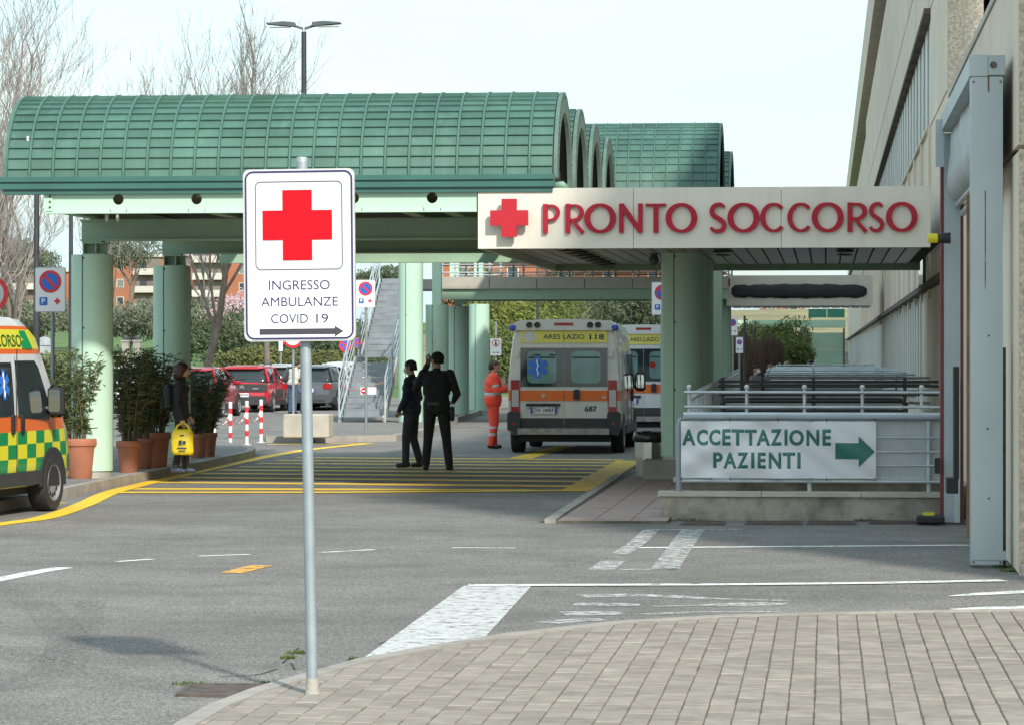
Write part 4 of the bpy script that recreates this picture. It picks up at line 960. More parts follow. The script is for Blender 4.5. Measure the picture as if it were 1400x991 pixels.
# ---------------------------------------------------------------- parking and prohibition signs
m_sblue = M('sign_blue', (.01,.13,.55), .4); m_sred = M('sign_red_ring', (.65,.02,.03), .4); m_pole = M('pole_grey', (.27,.30,.31), .5, .4, var=.1)
def disc(par, x, z, r, y, mat, d=.003): return MB().lathe([(r, -d), (r, 0)], (x, y, z), 28, axis='Y').build('disc', mat, par)
def bar_(par, x, z, ln, wd, ang, y, mat): 
    c, s = math.cos(ang), math.sin(ang); P = [(x+a*c-b*s, y, z+a*s+b*c) for a, b in ((-ln,-wd),(ln,-wd),(ln,wd),(-ln,wd))]
    return MB().quad(*P).build('slash', mat, par, fix=False)
def parking_sign(name, label, px, pyb, pole_w, board, group=None, z=KZ, stopping=False):
    b = G(px, pyb, z); Y = b.y; t = thing(name, label, 'sign', (b.x, Y, z), group=group)
    x0, x1, yt, yb = board; p0 = PY(x0, yt, Y); p1 = PY(x1, yb, Y); X0, X1, Z1, Z0 = p0.x-b.x, p1.x-b.x, p0.z-z, p1.z-z
    MB().tube([(0,0,0),(0,0,Z1-.05)], pole_w, 12).build('pole', m_pole, t, smooth=40)
    bo = MB().prism(rrect(X0, X1, Z0, Z1, .03), -.055, -.04, XZ(0)).build('board', M('sign_edge_grey', (.45,.46,.46), .5, .2), t)
    MB().prism(rrect(X0+.012, X1-.012, Z0+.012, Z1-.012, .025), -.058, -.0555, XZ(0)).build('face', m_paper, bo)
    w_ = X1-X0; h_ = Z1-Z0; cx = (X0+X1)/2; r = w_*.36; cz = Z1-h_*.32
    disc(bo, cx, cz, r, -.0585, m_sred); disc(bo, cx, cz, r*.74, -.062, m_sblue); bar_(bo, cx, cz, r*.76, r*.13, R(-45), -.066, m_sred)
    s = w_*.13; pz = Z0+h_*.24; pxx = X0+w_*.28
    MB().prism(rrect(pxx-s, pxx+s, pz-s, pz+s, s*.25), -.002, 0, XZ(-.0585)).build('parking_square', m_sblue, bo); text('parking_letter', 'P', pxx-s*.45, pxx+s*.5, pz-s*.65, pz+s*.65, m_paper, bo, .001, -.061, bold=.03)
    cxx = X0+w_*.73; MB().prism(cross(cxx, pz, s*.75, s*.28), -.002, 0, XZ(-.0585)).build('red_cross', m_sred, bo)
    return t
parking_sign('parking_sign', 'no parking sign with P and red cross behind the green and yellow ambulance', 72, 640, .03, (49, 91, 366, 427))
parking_sign('parking_sign', 'no parking sign on a thin pole in front of the staircase', 500.5, 592, .03, (487, 513.5, 383, 421))
parking_sign('parking_sign', 'no parking sign half hidden by the thick canopy column', 905, 600, .03, (891, 920, 386, 431), z=0)
parking_sign('parking_sign', 'no parking sign on the taller pole by the ramp bushes', 1002, 545, .04, (995, 1008.5, 433, 459), z=0)
parking_sign('parking_sign', 'small lower no parking sign by the brown bush beside the ramp', 1011, 545, .04, (1006, 1016, 461, 483), z=0)
def round_sign(label, px, pyb, cx, cy, r, z=0, inner=m_paper, cross_=False):
    b = G(px, pyb, z); Y = b.y; t = thing('round_sign', label, 'sign', (b.x, Y, z)); c = PY(cx, cy, Y); rr = r*Y/4200*1.0; X, Z = c.x-b.x, c.z-z
    MB().tube([(0,0,0),(0,0,Z+rr*.5)], .03, 12).build('pole', m_pole, t, smooth=40)
    bo = disc(t, X, Z, rr, -.05, m_sred, .012); bo.name = 'board'; disc(bo, X, Z, rr*.76, -.0625, inner)
    if cross_:
        for a in (45, -45): bar_(bo, X, Z, rr*.78, rr*.11, R(a), -.0665-.0005*(a > 0), m_sred)
    return t
round_sign('round red ringed prohibition sign standing behind the green and yellow ambulance', -12, 650, -12, 402, 26, KZ, M('sign_grey_inner', (.5,.5,.5), .4))
round_sign('round red ringed sign on a pole in front of the concrete block', 401, 594, 401, 461, 15, KZ)
round_sign('no stopping disc behind the stair railing, the lower of the pair', 470, 560, 472.5, 472.5, 9, 0, m_sblue, True)
round_sign('no stopping disc partly covered by the stair railing, beside another disc', 490, 556, 489, 469, 7, 0, m_sblue, True)
b = G(678, 560, 0); t = thing('pedestrian_sign', 'white board with red ringed no pedestrians symbol beside the paramedic', 'sign', (b.x, b.y, 0)); p0, p1 = PY(670.5, 463, b.y), PY(685.5, 486, b.y)
MB().tube([(0,0,0),(0,0,PY(678,440,b.y).z)], .035, 10).build('pole', m_pole, t, smooth=40); bo = MB().box((p0.x-b.x, -.05, p1.z), (p1.x-b.x, -.035, p0.z)).build('board', m_paper, t)
w_ = p1.x-p0.x; cx, cz = (p0.x+p1.x)/2-b.x, p0.z-w_*.42; disc(bo, cx, cz, w_*.34, -.0505, m_sred); disc(bo, cx, cz, w_*.27, -.054, m_paper)
fg = MB(); fg.mi = 0; fg.quad((cx-.03,-.058,cz-.08),(cx+.0,-.058,cz-.08),(cx+.03,-.058,cz+.05),(cx-.02,-.058,cz+.05)); fg.quad((cx+.0,-.058,cz-.08),(cx+.05,-.058,cz-.08),(cx+.03,-.058,cz+.0),(cx+.01,-.058,cz+.0)); fg.quad((cx-.015,-.058,cz+.06),(cx+.02,-.058,cz+.06),(cx+.02,-.058,cz+.09),(cx-.015,-.058,cz+.09)); fg.build('walking_figure', m_black, bo, fix=False)
for k, xx in enumerate((-.09, .03)): MB().box((cx+xx, -.053, p1.z+.08), (cx+xx+.07, -.0505, p1.z+.11)).build('small_symbol', m_black, bo)
b = G(384, 556, 0); t = thing('notice_sign', 'small white notice plate on a thin pole above the parked cars', 'sign', (b.x, b.y, 0)); p0, p1 = PY(381.5, 467, b.y), PY(387, 480, b.y)
MB().tube([(0,0,0),(0,0,p0.z-.05)], .03, 8).build('pole', m_pole, t); MB().box((p0.x-b.x, -.06, p1.z), (p1.x-b.x, -.04, p0.z)).build('plate', m_paper, t)
b = G(61, 560, 0); t = thing('traffic_sign', 'grey back of a traffic sign seen behind the oleanders', 'sign', (b.x, b.y, 0)); p0 = PY(61, 460, b.y)
MB().tube([(0,0,0),(0,0,p0.z)], .05, 8).build('pole', m_pole, t); MB().prism(rrect(-.32, .32, p0.z-.6, p0.z-.02, .3), -.06, -.04, XZ(0)).build('plate', m_steel, t)

# ---------------------------------------------------------------- bollards and plastic chain
m_bw = M('bollard_white', (.72,.72,.72), .5, var=.06); m_br = M('bollard_red', (.62,.03,.035), .5)
BP = [G(x, y) for x, y in ((293, 614), (315, 611), (337.5, 608), (357, 604.5))]
for i, p in enumerate(BP):
    t = thing('bollard', ('red and white striped bollard next to the last terracotta pot', 'red and white striped bollard standing second from the terracotta pots', 'red and white striped bollard standing third from the terracotta pots', 'red and white striped bollard nearest the island kerb')[i], 'bollard', p.to_tuple(), group='bollards in a row by the pavement')
    MB().tube([(0,0,0),(0,0,.86)], .036, 14).build('tube', m_bw, t, smooth=40)
    for z in (.18, .42, .66): MB().lathe([(.0375, z), (.0375, z+.11)], (0,0,0), 14, cap=False).build('red_band', m_br, t, smooth=True)
    MB().lathe([(.04,.86),(.04,.885),(.02,.895)], (0,0,0), 14).build('cap', m_bw, t, smooth=40); MB().lathe([(.09,0),(.09,.012)], (0,0,0), 14).build('base_plate', m_bw, t)
for i in range(3):
    a, b = BP[i]+Vector((0,0,.72)), BP[i+1]+Vector((0,0,.72)); t = thing('plastic_chain', ('slack chain between the pot side bollard and its neighbour', 'slack chain between the two middle bollards', 'slack chain ending at the bollard nearest the island kerb')[i], 'chain', group='chains between the bollards')
    for k in range(16):
        u0, u1 = k/16, (k+1)/16; f = lambda u: a.lerp(b, u)-Vector((0,0,.26*4*u*(1-u)))
        MB().tube([f(u0), f((u0+u1)/2), f(u1)], .012, 6).build('link', m_bw if k % 3 else m_br, t)
# concrete block on the island
p = G(418, 598, KZ); blk_ = tag(MB().cbox((p.x, p.y+.3, KZ+.24), (.95, .6, .48), ch=.02).build('concrete_block', M('block_concrete', (.42,.39,.33), .9, var=.15, bump=.3)), 'square pale concrete block standing on the island kerb', 'concrete block')

# ---------------------------------------------------------------- lamp post and dark poles
b = PD(415.5, 520, 66); t = thing('street_lamp', 'tall dark street lamp with two flat heads above the green vault', 'street lamp', (b.x, b.y, 0)); zt_ = PY(415.5, 44, b.y).z
MB().tube([(0,0,0),(0,0,4),(0,0,zt_)], [.085,.065,.055], 14).build('pole', M('dark_pole', (.05,.052,.055), .5, .3, var=.2), t, smooth=40); MB().tube([(0,0,zt_),(0,0,zt_+.09)], .035, 10).build('neck', m_steel, t)
for s_ in (-1, 1):
    arm = MB().bar((0, 0, zt_+.06), (s_*.22, 0, zt_+.13), .06, .05).build('arm', m_steeld, t)
    hd = MB().prism([(s_*.18, zt_+.11), (s_*.45, zt_+.135), (s_*.80, zt_+.165), (s_*.80, zt_+.19), (s_*.45, zt_+.22), (s_*.20, zt_+.20)], -.13, .13, XZ(0)).build('lamp_head', m_steeld, t); MB().box((min(s_*.3, s_*.75), -.1, zt_+.10), (max(s_*.3, s_*.75), .1, zt_+.118)).build('lens', M('lens_pale', (.6,.6,.58), .3), hd)
for px, yt, d, lab in ((50, 262, 60, 'thin dark pole behind the parking sign left of the green column'), (97, 295, 75, 'thin dark pole rising beside the first green column'), (1018, 432, 140, 'dark pole beside the two small no parking signs'), (1032, 450, 150, 'dark pole in front of the round brown bush'), (735, 405, 120, 'dark pole rising above the ambulance roof')):
    b = PD(px, 500, d); tag(MB().tube([(b.x, b.y, 0), (b.x, b.y, PY(px, yt, b.y).z)], [.07, .05], 10).build('dark_pole', MATS['dark_pole'], smooth=40), lab, 'pole')

# ---------------------------------------------------------------- glazed link at the far end of the ramp
gl = thing('glazed_link', 'green glazed walkway link closing the view at the end of the hospital wall', 'walkway'); YL = 205
f = lambda px, py: PY(px, py, YL)
m_gg = M('green_glass', (.36,.50,.38), .25, var=.25, scale=.3)
MB().box((f(1000,448).x, YL, f(1000,447.5).z), (f(1156,438).x, YL+1, f(1000,438).z)).build('beam', m_green, gl)
MB().box((f(1000,448).x, YL+4, f(1000,447.5).z), (f(1156,438).x, YL+5, f(1000,438).z)).build('beam', m_greenb, gl)
MB().box((f(1094,500).x, YL-.3, 0), (f(1103,500).x, YL+.6, f(1103,449).z)).build('pillar', m_conc, gl)
for (a, b, c, d) in ((1104,1153,455,477.5),(1104,1153,478.5,510)): MB().box((f(a,c).x, YL+.1, f(a,d).z), (f(b,c).x, YL+.2, f(a,c).z)).build('glass_pane', m_gg, gl)
for (a, b, c, d) in ((1105,1130,422,434),(1131,1155,422,434)): MB().box((f(a,c).x, YL+2, f(a,d).z), (f(b,c).x, YL+2.1, f(a,c).z)).build('glass_pane', M('teal_glass', (.03,.22,.16), .15), gl)
for x in (1104, 1153.5): MB().box((f(x,450).x-.05, YL, 0), (f(x,450).x+.08, YL+.25, f(x,449).z)).build('mullion', m_steeld, gl)
MB().box((f(1093,450).x, YL+2.2, f(1000,420).z), (f(1157,450).x, YL+3, f(1000,414).z)).build('roof', m_greenb, gl)
# ---------------------------------------------------------------- vehicles
m_rubber = M('tyre_rubber', (.022,.022,.022), .85, var=.25, scale=9); m_rim = M('rim_silver', (.42,.42,.42), .4, .6); m_vglass = M('vehicle_glass', (.02,.028,.03), .06, var=.2, scale=2, spec=.8, coord='obj')
m_tail = M('tail_light_red', (.32,.012,.015), .2, var=.2); m_clear = M('lamp_clear', (.45,.42,.40), .15); m_plate = M('plate_white', (.7,.7,.68), .4); m_pblue = M('plate_blue', (.02,.08,.4), .4); m_chr = M('trim_dark', (.035,.036,.038), .55, var=.15, coord='obj'); m_beac = M('beacon_blue', (.01,.04,.42), .15)
m_ink = M('navy_ink', (.02,.03,.10), .5); m_aye = M('ambulance_yellow', (.68,.60,.12), .45, var=.06, coord='obj'); m_aor = M('ambulance_orange', (.72,.14,.02), .4, var=.05, coord='obj'); m_teal = M('tinted_rear_glass', (.14,.25,.23), .08, var=.2, scale=3, coord='obj')
def paint(name, col, rough=.32): return M(name, col, rough, var=.05, scale=2, coat=.5, coord='obj', dirt=.35, dirtcol=tuple(c*.62+.03 for c in col), dlo=.42)
def wheel(par, x, y, r, wd, s_, holes=12):
    t = MB().lathe([(r*.62, -wd/2), (r*.95, -wd/2), (r, -wd/2+.03), (r, wd/2-.03), (r*.95, wd/2), (r*.62, wd/2)], (x, y, r), 32, axis='X', cap=False).build('wheel', m_rubber, par, smooth=35)
    MB().lathe([(r*.66, s_*(wd/2-.03)), (r*.64, s_*(wd/2+.003)), (r*.52, s_*(wd/2-.03)), (r*.2, s_*(wd/2-.01)), (.02, s_*(wd/2-.012))], (x, y, r), 28, axis='X').build('rim', m_rim, t, smooth=35)
    for k in range(holes):
        a = 2*math.pi*k/holes; MB().lathe([(.028, 0), (.028, .004)], (x+s_*(wd/2-.022), y+r*.43*math.cos(a), r+r*.43*math.sin(a)), 8, axis='X').build('rim_hole', m_dark, t)
    return t
def loft_body(stations, prof, nh=None):
    """stations: (y, halfwidth, z_low, z_top); prof: [(fx, t)] from bottom centre up the +x side to top centre"""
    rings = []
    for (y, hw_, zl, zt_) in stations:
        right = [Vector((hw_*fx, y, zl+(zt_-zl)*t)) for fx, t in prof]; left = [Vector((-p.x, p.y, p.z)) for p in reversed(right[1:-1])]
        rings.append(right+left)
    return MB().loft(rings)
VAN_PROF = [(0,0),(.93,0),(.985,.06),(1,.14),(1,.34),(.995,.42),(.985,.52),(.955,.70),(.91,.86),(.86,.94),(.76,.985),(.5,1.0),(0,1.012)]
def van_side(z, hw_=.985, zl=.32, zt_=2.46):
    t = (z-zl)/(zt_-zl)
    for (f0, t0), (f1, t1) in zip(VAN_PROF, VAN_PROF[1:]):
        if t0 <= t <= t1 and t1 > t0: return hw_*(f0+(f1-f0)*(t-t0)/(t1-t0))
    return hw_
def side_pane(nm, pts, mat, body, s_, off=.004, rk=1.0):
    bm = bmesh.new(); bm.faces.new([bm.verts.new((0, y, z*rk)) for y, z in pts])
    for k in range(1, 16):
        bmesh.ops.bisect_plane(bm, geom=bm.verts[:]+bm.edges[:]+bm.faces[:], plane_co=(0, 0, (1.1+k*.06)*rk), plane_no=(0, 0, 1))
    for v in bm.verts: v.co.x = s_*(van_side(v.co.z, zt_=2.46*rk)+off)
    me = bpy.data.meshes.new(nm); bm.to_mesh(me); bm.free(); me.materials.append(mat); return obj(nm, me, body)
def van(name, label, loc_, rz, bodymat, rear=True, group=None, rk=1.0):
    t = thing(name, label, 'ambulance', loc_, rz, group)
    st_ = [(0,.965,.36,2.40),(.05,.98,.34,2.44),(.5,.985,.32,2.46),(3.6,.985,.32,2.46),(3.95,.98,.32,2.43),(4.25,.965,.32,2.30),(4.55,.955,.32,1.95),(4.85,.94,.32,1.58),(5.0,.93,.32,1.42),(5.3,.87,.33,1.20),(5.42,.80,.35,.95),(5.46,.74,.4,.7)]
    st_ = [(a, b, c, d*rk if d > 1.5 else d) for a, b, c, d in st_]
    body = loft_body(st_, VAN_PROF).build('body', bodymat, t, smooth=28)
    for s_ in (-1, 1):
        for y in (.95, 4.45):
            wheel(t, s_*.885, y, .335, .22, s_)
            pts = [(y+.42*math.cos(a), .335+.42*math.sin(a)) for a in [math.pi*k/14 for k in range(15)]]+[(y-.42, .30), (y+.42, .30)]
            MB().prism([p for p in pts[:15]]+[(y-.42, .30), (y+.42, .30)], s_*.80, s_*.988, lambda a, b, d: Vector((d, a, b))).build('wheel_arch', m_dark, body)
        MB().box((s_*.992-.012, 1.42, .34), (s_*.992+.012, 3.98, .50)).build('side_skirt', m_chr, body)
        def pane(nm, pts, mat, off=.004):
            return side_pane(nm, pts, mat, body, s_, off, rk)
        pane('side_window', [(1.0,1.22),(2.05,1.22),(2.05,1.88),(1.0,1.88)], m_vglass)
        pane('side_window', [(2.2,1.22),(3.2,1.22),(3.2,1.88),(2.2,1.88)], m_vglass)
        pane('door_window', [(3.32,1.20),(4.30,1.16),(4.36,1.3),(4.05,1.82),(3.95,1.90),(3.32,1.90)], m_vglass)
        for y in (2.12, 3.26): MB().box((s_*.988-.006, y-.004, .5), (s_*.988+.003, y+.004, 1.9)).build('door_seam', m_dark, body)
        for y in (3.12, 3.42): MB().prism(rrect(y-.035, y+.035, .93, 1.16, .03), 0, .03, lambda a, b, d: Vector((s_*(.984+d), a, b))).build('door_handle', m_black, body, smooth=30)
        ar = MB().tube([(s_*.95, 4.22, 1.22), (s_*1.03, 4.24, 1.2)], .03, 8).build('mirror_arm', m_black, t)
        mr = MB(); mr.cbox((s_*1.09, 4.26, 1.29), (.20, .13, .37), ch=.045); mr = mr.build('mirror', m_black, t, smooth=30)
        MB().prism(rrect(s_*1.09-.07, s_*1.09+.07, 1.17, 1.43, .03), 0, .004, XZ(4.192)).build('mirror_glass', M('mirror_glass', (.55,.62,.62), .03, 1.0), mr)
    # windscreen and front
    P = [(-.80,4.87,1.55*rk),(.80,4.87,1.55*rk),(.74,4.28,2.22*rk),(-.74,4.28,2.22*rk)]; MB().quad(*[Vector(p)+Vector((0,.02,.02)) for p in P]).build('windscreen', m_vglass, body, fix=False)
    MB().box((-.72, 5.42, .36), (.72, 5.55, .72)).build('front_bumper', m_chr, t)
    for s_ in (-1, 1): MB().sphere((s_*.70, 5.18, 1.12), .16, 10, 8, (.8, 1.1, .9)).build('headlight', m_clear, t, smooth=True)
    MB().box((-.80, .1, .22), (.80, 5.2, .36)).build('underbody', m_dark, t)
    if rear:
        yb = -.012
        def rp(nm, poly, mat, d=0.0, par=body, th=.014): return MB().prism(poly, 0, th, XZ(yb-d)).build(nm, mat, par)
        m_vw = paint('ambulance_white', (.58,.565,.52)) if '687' in label else paint('ambulance_clean_white', (.66,.67,.68))
        for s_ in (-1, 1):
            a = lambda x0, x1: (min(s_*x0, s_*x1), max(s_*x0, s_*x1))
            x0, x1 = a(.006, .76)
            dr = rp('rear_door', [(x0, .62), (x1, .62), (x1, 2.24), (x0, 2.24)], m_vw)
            rp('yellow_band', [(x0, 2.04), (x1, 2.04), (x1*.99 if s_ > 0 else x1, 2.27), (x0 if s_ > 0 else x0*.99, 2.27)], m_aye, .012, dr)
            gl_ = rp('rear_window', [(x0, 1.24), (x1, 1.24), (x1, 1.95), (x0, 1.95)], m_vglass, .012, dr)
            xi0, xi1 = a(.13, .64); rp('inner_pane', rrect(xi0, xi1, 1.30, 1.89, .09), m_teal, .015, dr, .004)
            MB().box((xi0+.02, yb-.018, 1.76), (xi1-.02, yb-.016, 1.785)).build('pane_line', m_dark, dr)
            rp('orange_band', [(x0, .98), (x1, .98), (x1, 1.17), (x0, 1.17)], m_aor, .012, dr)
            rp('dark_band', [(x0, .50), (x1, .50), (x1, .66), (x0, .66)], m_chr, .012, dr)
            xt0, xt1 = a(.775, .925); tl = rp('tail_light', [(xt0, .76), (xt1, .76), (xt1, 1.36), (xt0, 1.36)], m_tail, .02, body, .05)
            rp('reversing_lamp', [(xt0+.015, .87), (xt1-.015, .87), (xt1-.015, 1.18), (xt0+.015, 1.18)], m_clear, .026, tl)
            xb0, xb1 = a(.76, .985); MB().prism(rrect(xb0, xb1, .42, .78, .05), -.09, .25, XZ(0)).build('corner_bumper', m_chr, body)
            MB().prism(rrect(s_*.87-.025, s_*.87+.025, .53, .58, .01), -.1, -.085, XZ(0)).build('reflector', m_tail, body)
            rp('hinge', rrect(*a(.79, .86), 1.78, 1.90, .02), m_vw, .03, body, .03)
            MB().cbox((s_*.885, .02, 2.32), (.13, .17, .12), ch=.03).build('beacon', m_beac, t, smooth=30)
            for xx in (.46, .60): 
                o = MB().lathe([(.055, -.03), (.05, -.045), (.03, -.02)], (s_*xx, yb-.03, 2.37), 16, axis='Y').build('lamp', m_chr, t, smooth=40); MB().lathe([(.028, -.022), (.028, -.018)], (s_*xx, yb-.03, 2.37), 12, axis='Y').build('lamp_lens', M('warm_lens', (.25,.17,.10), .2), o)
        fair = MB().prism([(-.88,2.27),(.88,2.27),(.90,2.38),(.80,2.45),(.3,2.475),(-.3,2.475),(-.80,2.45),(-.90,2.38)], -.05, .35, XZ(0)).build('roof_fairing', m_vw, t)
        MB().prism(rrect(-.17, .17, 2.36, 2.41, .02), -.06, -.05, XZ(0)).build('brake_light', m_tail, fair)
        MB().box((-.80, -.12, .36), (.80, .05, .47)).build('step_bumper', M('step_metal', (.33,.31,.28), .6, .4, var=.25, scale=9), t)
        MB().prism(rrect(.17, .28, 1.0, 1.19, .04), -.06, 0, XZ(yb)).build('door_handle', m_black, body, smooth=30) if True else 0
        pb = MB().box((-.62, yb-.018, .93), (-.06, yb-.013, .95)); 
        MB().box((-.66, yb-.05, .88), (-.06, yb-.014, .93)).build('plate_lamp_bar', m_black, body)
        pl = MB().box((-.58, yb-.03, .745), (-.12, yb-.016, .865)).build('number_plate', m_plate, body)
        for xx in (-.58, -.16): MB().box((xx, yb-.033, .747), (xx+.04, yb-.0305, .863)).build('blue_strip', m_pblue, pl)
        text('lettering', 'ARES LAZIO', -.36 if '687' in label else -.30, .36 if '687' in label else .34, 2.11, 2.195, m_ink, body, .002, yb-.0125, bold=.01)
        star_of_life(body, -.46, 1.59, .19, yb-.021)
    return t, body
def star_of_life(par, cx, cz, r, y, fn=None):
    mb = MB()
    for k, a in enumerate((0, 60, 120)):
        c, s = math.cos(R(a)), math.sin(R(a)); w_ = r*.27
        P = [(cx+u*c-v*s, y-.0004*k, cz+u*s+v*c) for u, v in ((-w_, -r), (w_, -r), (w_, r), (-w_, r))]
        mb.quad(*[fn(p) if fn else p for p in P])
    o = mb.build('star_emblem', M('star_blue', (.03,.16,.55), .4), par, fix=False)
    sn = [(cx+r*.10*math.sin(k*.9), y-.003, cz-r*.75+r*1.5*k/14) for k in range(15)]
    MB().tube([fn(p) if fn else p for p in sn], r*.04, 5).build('serpent', m_paper, o)
    MB().tube([fn(p) if fn else p for p in ((cx, y-.002, cz-r*.85), (cx, y-.002, cz+r*.85))], r*.025, 5).build('staff', m_paper, o); return o
def band_mat(name, bands, base, check=None):
    """vehicle livery: horizontal bands by height on the body, printed film"""
    m = paint(name, base); t = m.node_tree; l = t.links.new; b = t.nodes['Principled BSDF']; src = b.inputs['Base Color'].links[0].from_socket
    tc = N(t, 'ShaderNodeTexCoord'); sp = N(t, 'ShaderNodeSeparateXYZ'); l(tc.outputs['Object'], sp.inputs[0])
    def between(lo, hi, sock=None):
        g1 = N(t, 'ShaderNodeMath', operation='GREATER_THAN'); g1.inputs[1].default_value = lo; l(sock or sp.outputs[2], g1.inputs[0])
        g2 = N(t, 'ShaderNodeMath', operation='LESS_THAN'); g2.inputs[1].default_value = hi; l(sock or sp.outputs[2], g2.inputs[0])
        mu = N(t, 'ShaderNodeMath', operation='MULTIPLY'); l(g1.outputs[0], mu.inputs[0]); l(g2.outputs[0], mu.inputs[1]); return mu.outputs[0]
    for lo, hi, col in bands:
        mi = N(t, 'ShaderNodeMix', data_type='RGBA'); l(between(lo, hi), mi.inputs[0]); l(src, mi.inputs[6])
        if col == 'check':
            ck = N(t, 'ShaderNodeTexChecker'); ck.inputs['Scale'].default_value = 1; ck.inputs['Color1'].default_value = (.72,.66,.03,1); ck.inputs['Color2'].default_value = (.0,.24,.07,1)
            cb = N(t, 'ShaderNodeCombineXYZ')
            for i, (o_, s_) in enumerate(((1, 1/.30), (2, 1/.163))):
                mm = N(t, 'ShaderNodeMath', operation='MULTIPLY_ADD'); mm.inputs[1].default_value = s_; mm.inputs[2].default_value = 50.02; l(sp.outputs[o_], mm.inputs[0]); l(mm.outputs[0], cb.inputs[i])
            cb.inputs[2].default_value = .5; l(cb.outputs[0], ck.inputs['Vector']); l(ck.outputs[0], mi.inputs[7])
        else: mi.inputs[7].default_value = (*col, 1)
        src = mi.outputs[2]
    l(src, b.inputs['Base Color']); return m
a1 = G(771, 620)
lv1 = band_mat('livery_white_orange', [(.98, 1.17, (.60,.12,.02)), (.32, .5, (.04,.04,.042))], (.58,.565,.52))
v1, b1 = van('ambulance', 'dusty white ambulance numbered 687 with orange stripe parked beside the paramedic', (a1.x, a1.y, 0), 0, lv1)
v1.scale = (1.06, 1, 1)
text('lettering', '118', .45, .70, 2.10, 2.20, m_ink, b1, .002, -.0245, bold=.02); text('lettering', '687', .36, .58, .78, .885, m_ink, b1, .002, -.0125, bold=.03)
text('plate_characters', 'DW 344RF', -.525, -.175, .765, .845, m_black, b1, .001, -.0425, bold=.012)
MB().lathe([(.105, -.0006), (.105, 0)], (-.60, -.0245, 2.155), 24, axis='Y').build('round_badge', M('badge_pale', (.55,.55,.55), .5), b1)
MB().prism([(-.40,1.10),(-.36,1.11),(-.32,1.10),(-.325,1.06),(-.36,1.03),(-.395,1.06)], -.002, 0, XZ(-.0245)).build('crest', M('crest_grey', (.45,.42,.38), .5), b1)
MB().box((.66, -.026, 1.03), (.74, -.0245, 1.06)).build('badge', M('badge_pale', (.55,.55,.55), .5), b1)
for xx in (-.55, -.28): MB().prism([(xx,1.805),(xx+.16,1.805),(xx+.14,1.825),(xx+.06,1.835)], -.001, 0, XZ(-.029)).build('sticker', m_black, b1)
a2 = G(880, 598); lv2 = band_mat('livery_clean_orange', [(.98, 1.17, (.72,.14,.02)), (.32, .5, (.04,.04,.042))], (.66,.67,.68))
v2, b2 = van('ambulance', 'cleaner white ambulance half hidden behind the canopy column', (a2.x, a2.y, 0), 0, lv2)
MB().lathe([(.07, -.0006), (.07, 0)], (.20, -.031, 1.60), 16, axis='Y').build('sticker', m_tail, b2)
# ambulance at the left edge, seen along its right side
lv3 = band_mat('livery_green_yellow', [(2.12, 2.16, (.72,.14,.02)), (1.90, 2.12, (.72,.66,.05)), (1.84, 1.90, (.72,.14,.02)), (.96, 1.15, (.72,.14,.02)), (.48, .96, 'check'), (.32, .48, (.12,.12,.125))], (.66,.66,.66))
wp = G(67, 698); hd_ = R(-6)
fwd_ = Vector((math.sin(-hd_), math.cos(hd_), 0)); rgt_ = Vector((math.cos(hd_), math.sin(hd_), 0))
org = wp-fwd_*4.45-rgt_*.93
v3, b3 = van('ambulance', 'ambulance with green and yellow chequered side at the kerb by the plant pots', (org.x, org.y, 0), hd_, lv3, rear=False, rk=.93)
sidefn = lambda x, y, z: Vector((van_side(z)+.006, x, z))
text('lettering', 'SOCCORSO', 2.35, 3.62, 1.92, 2.06, M('letter_green', (.0,.2,.06), .5), b3, .001, 0, bold=.01, fn=lambda x, y, z: Vector((van_side(z, zt_=2.288)+.005, x, z)))
star_of_life(b3, 2.9, 1.5, .17, 0, fn=lambda p: (van_side(p[2], zt_=2.288)+.014-p[1]*.8, p[0], p[2]))
MB().quad(*[Vector((van_side(z, zt_=2.288)+.006, y, z)) for y, z in ((3.62, 1.9), (3.95, 1.9), (3.80, 2.11), (3.62, 2.11))]).build('green_block', M('livery_green', (.0,.24,.07), .4), b3, fix=False)

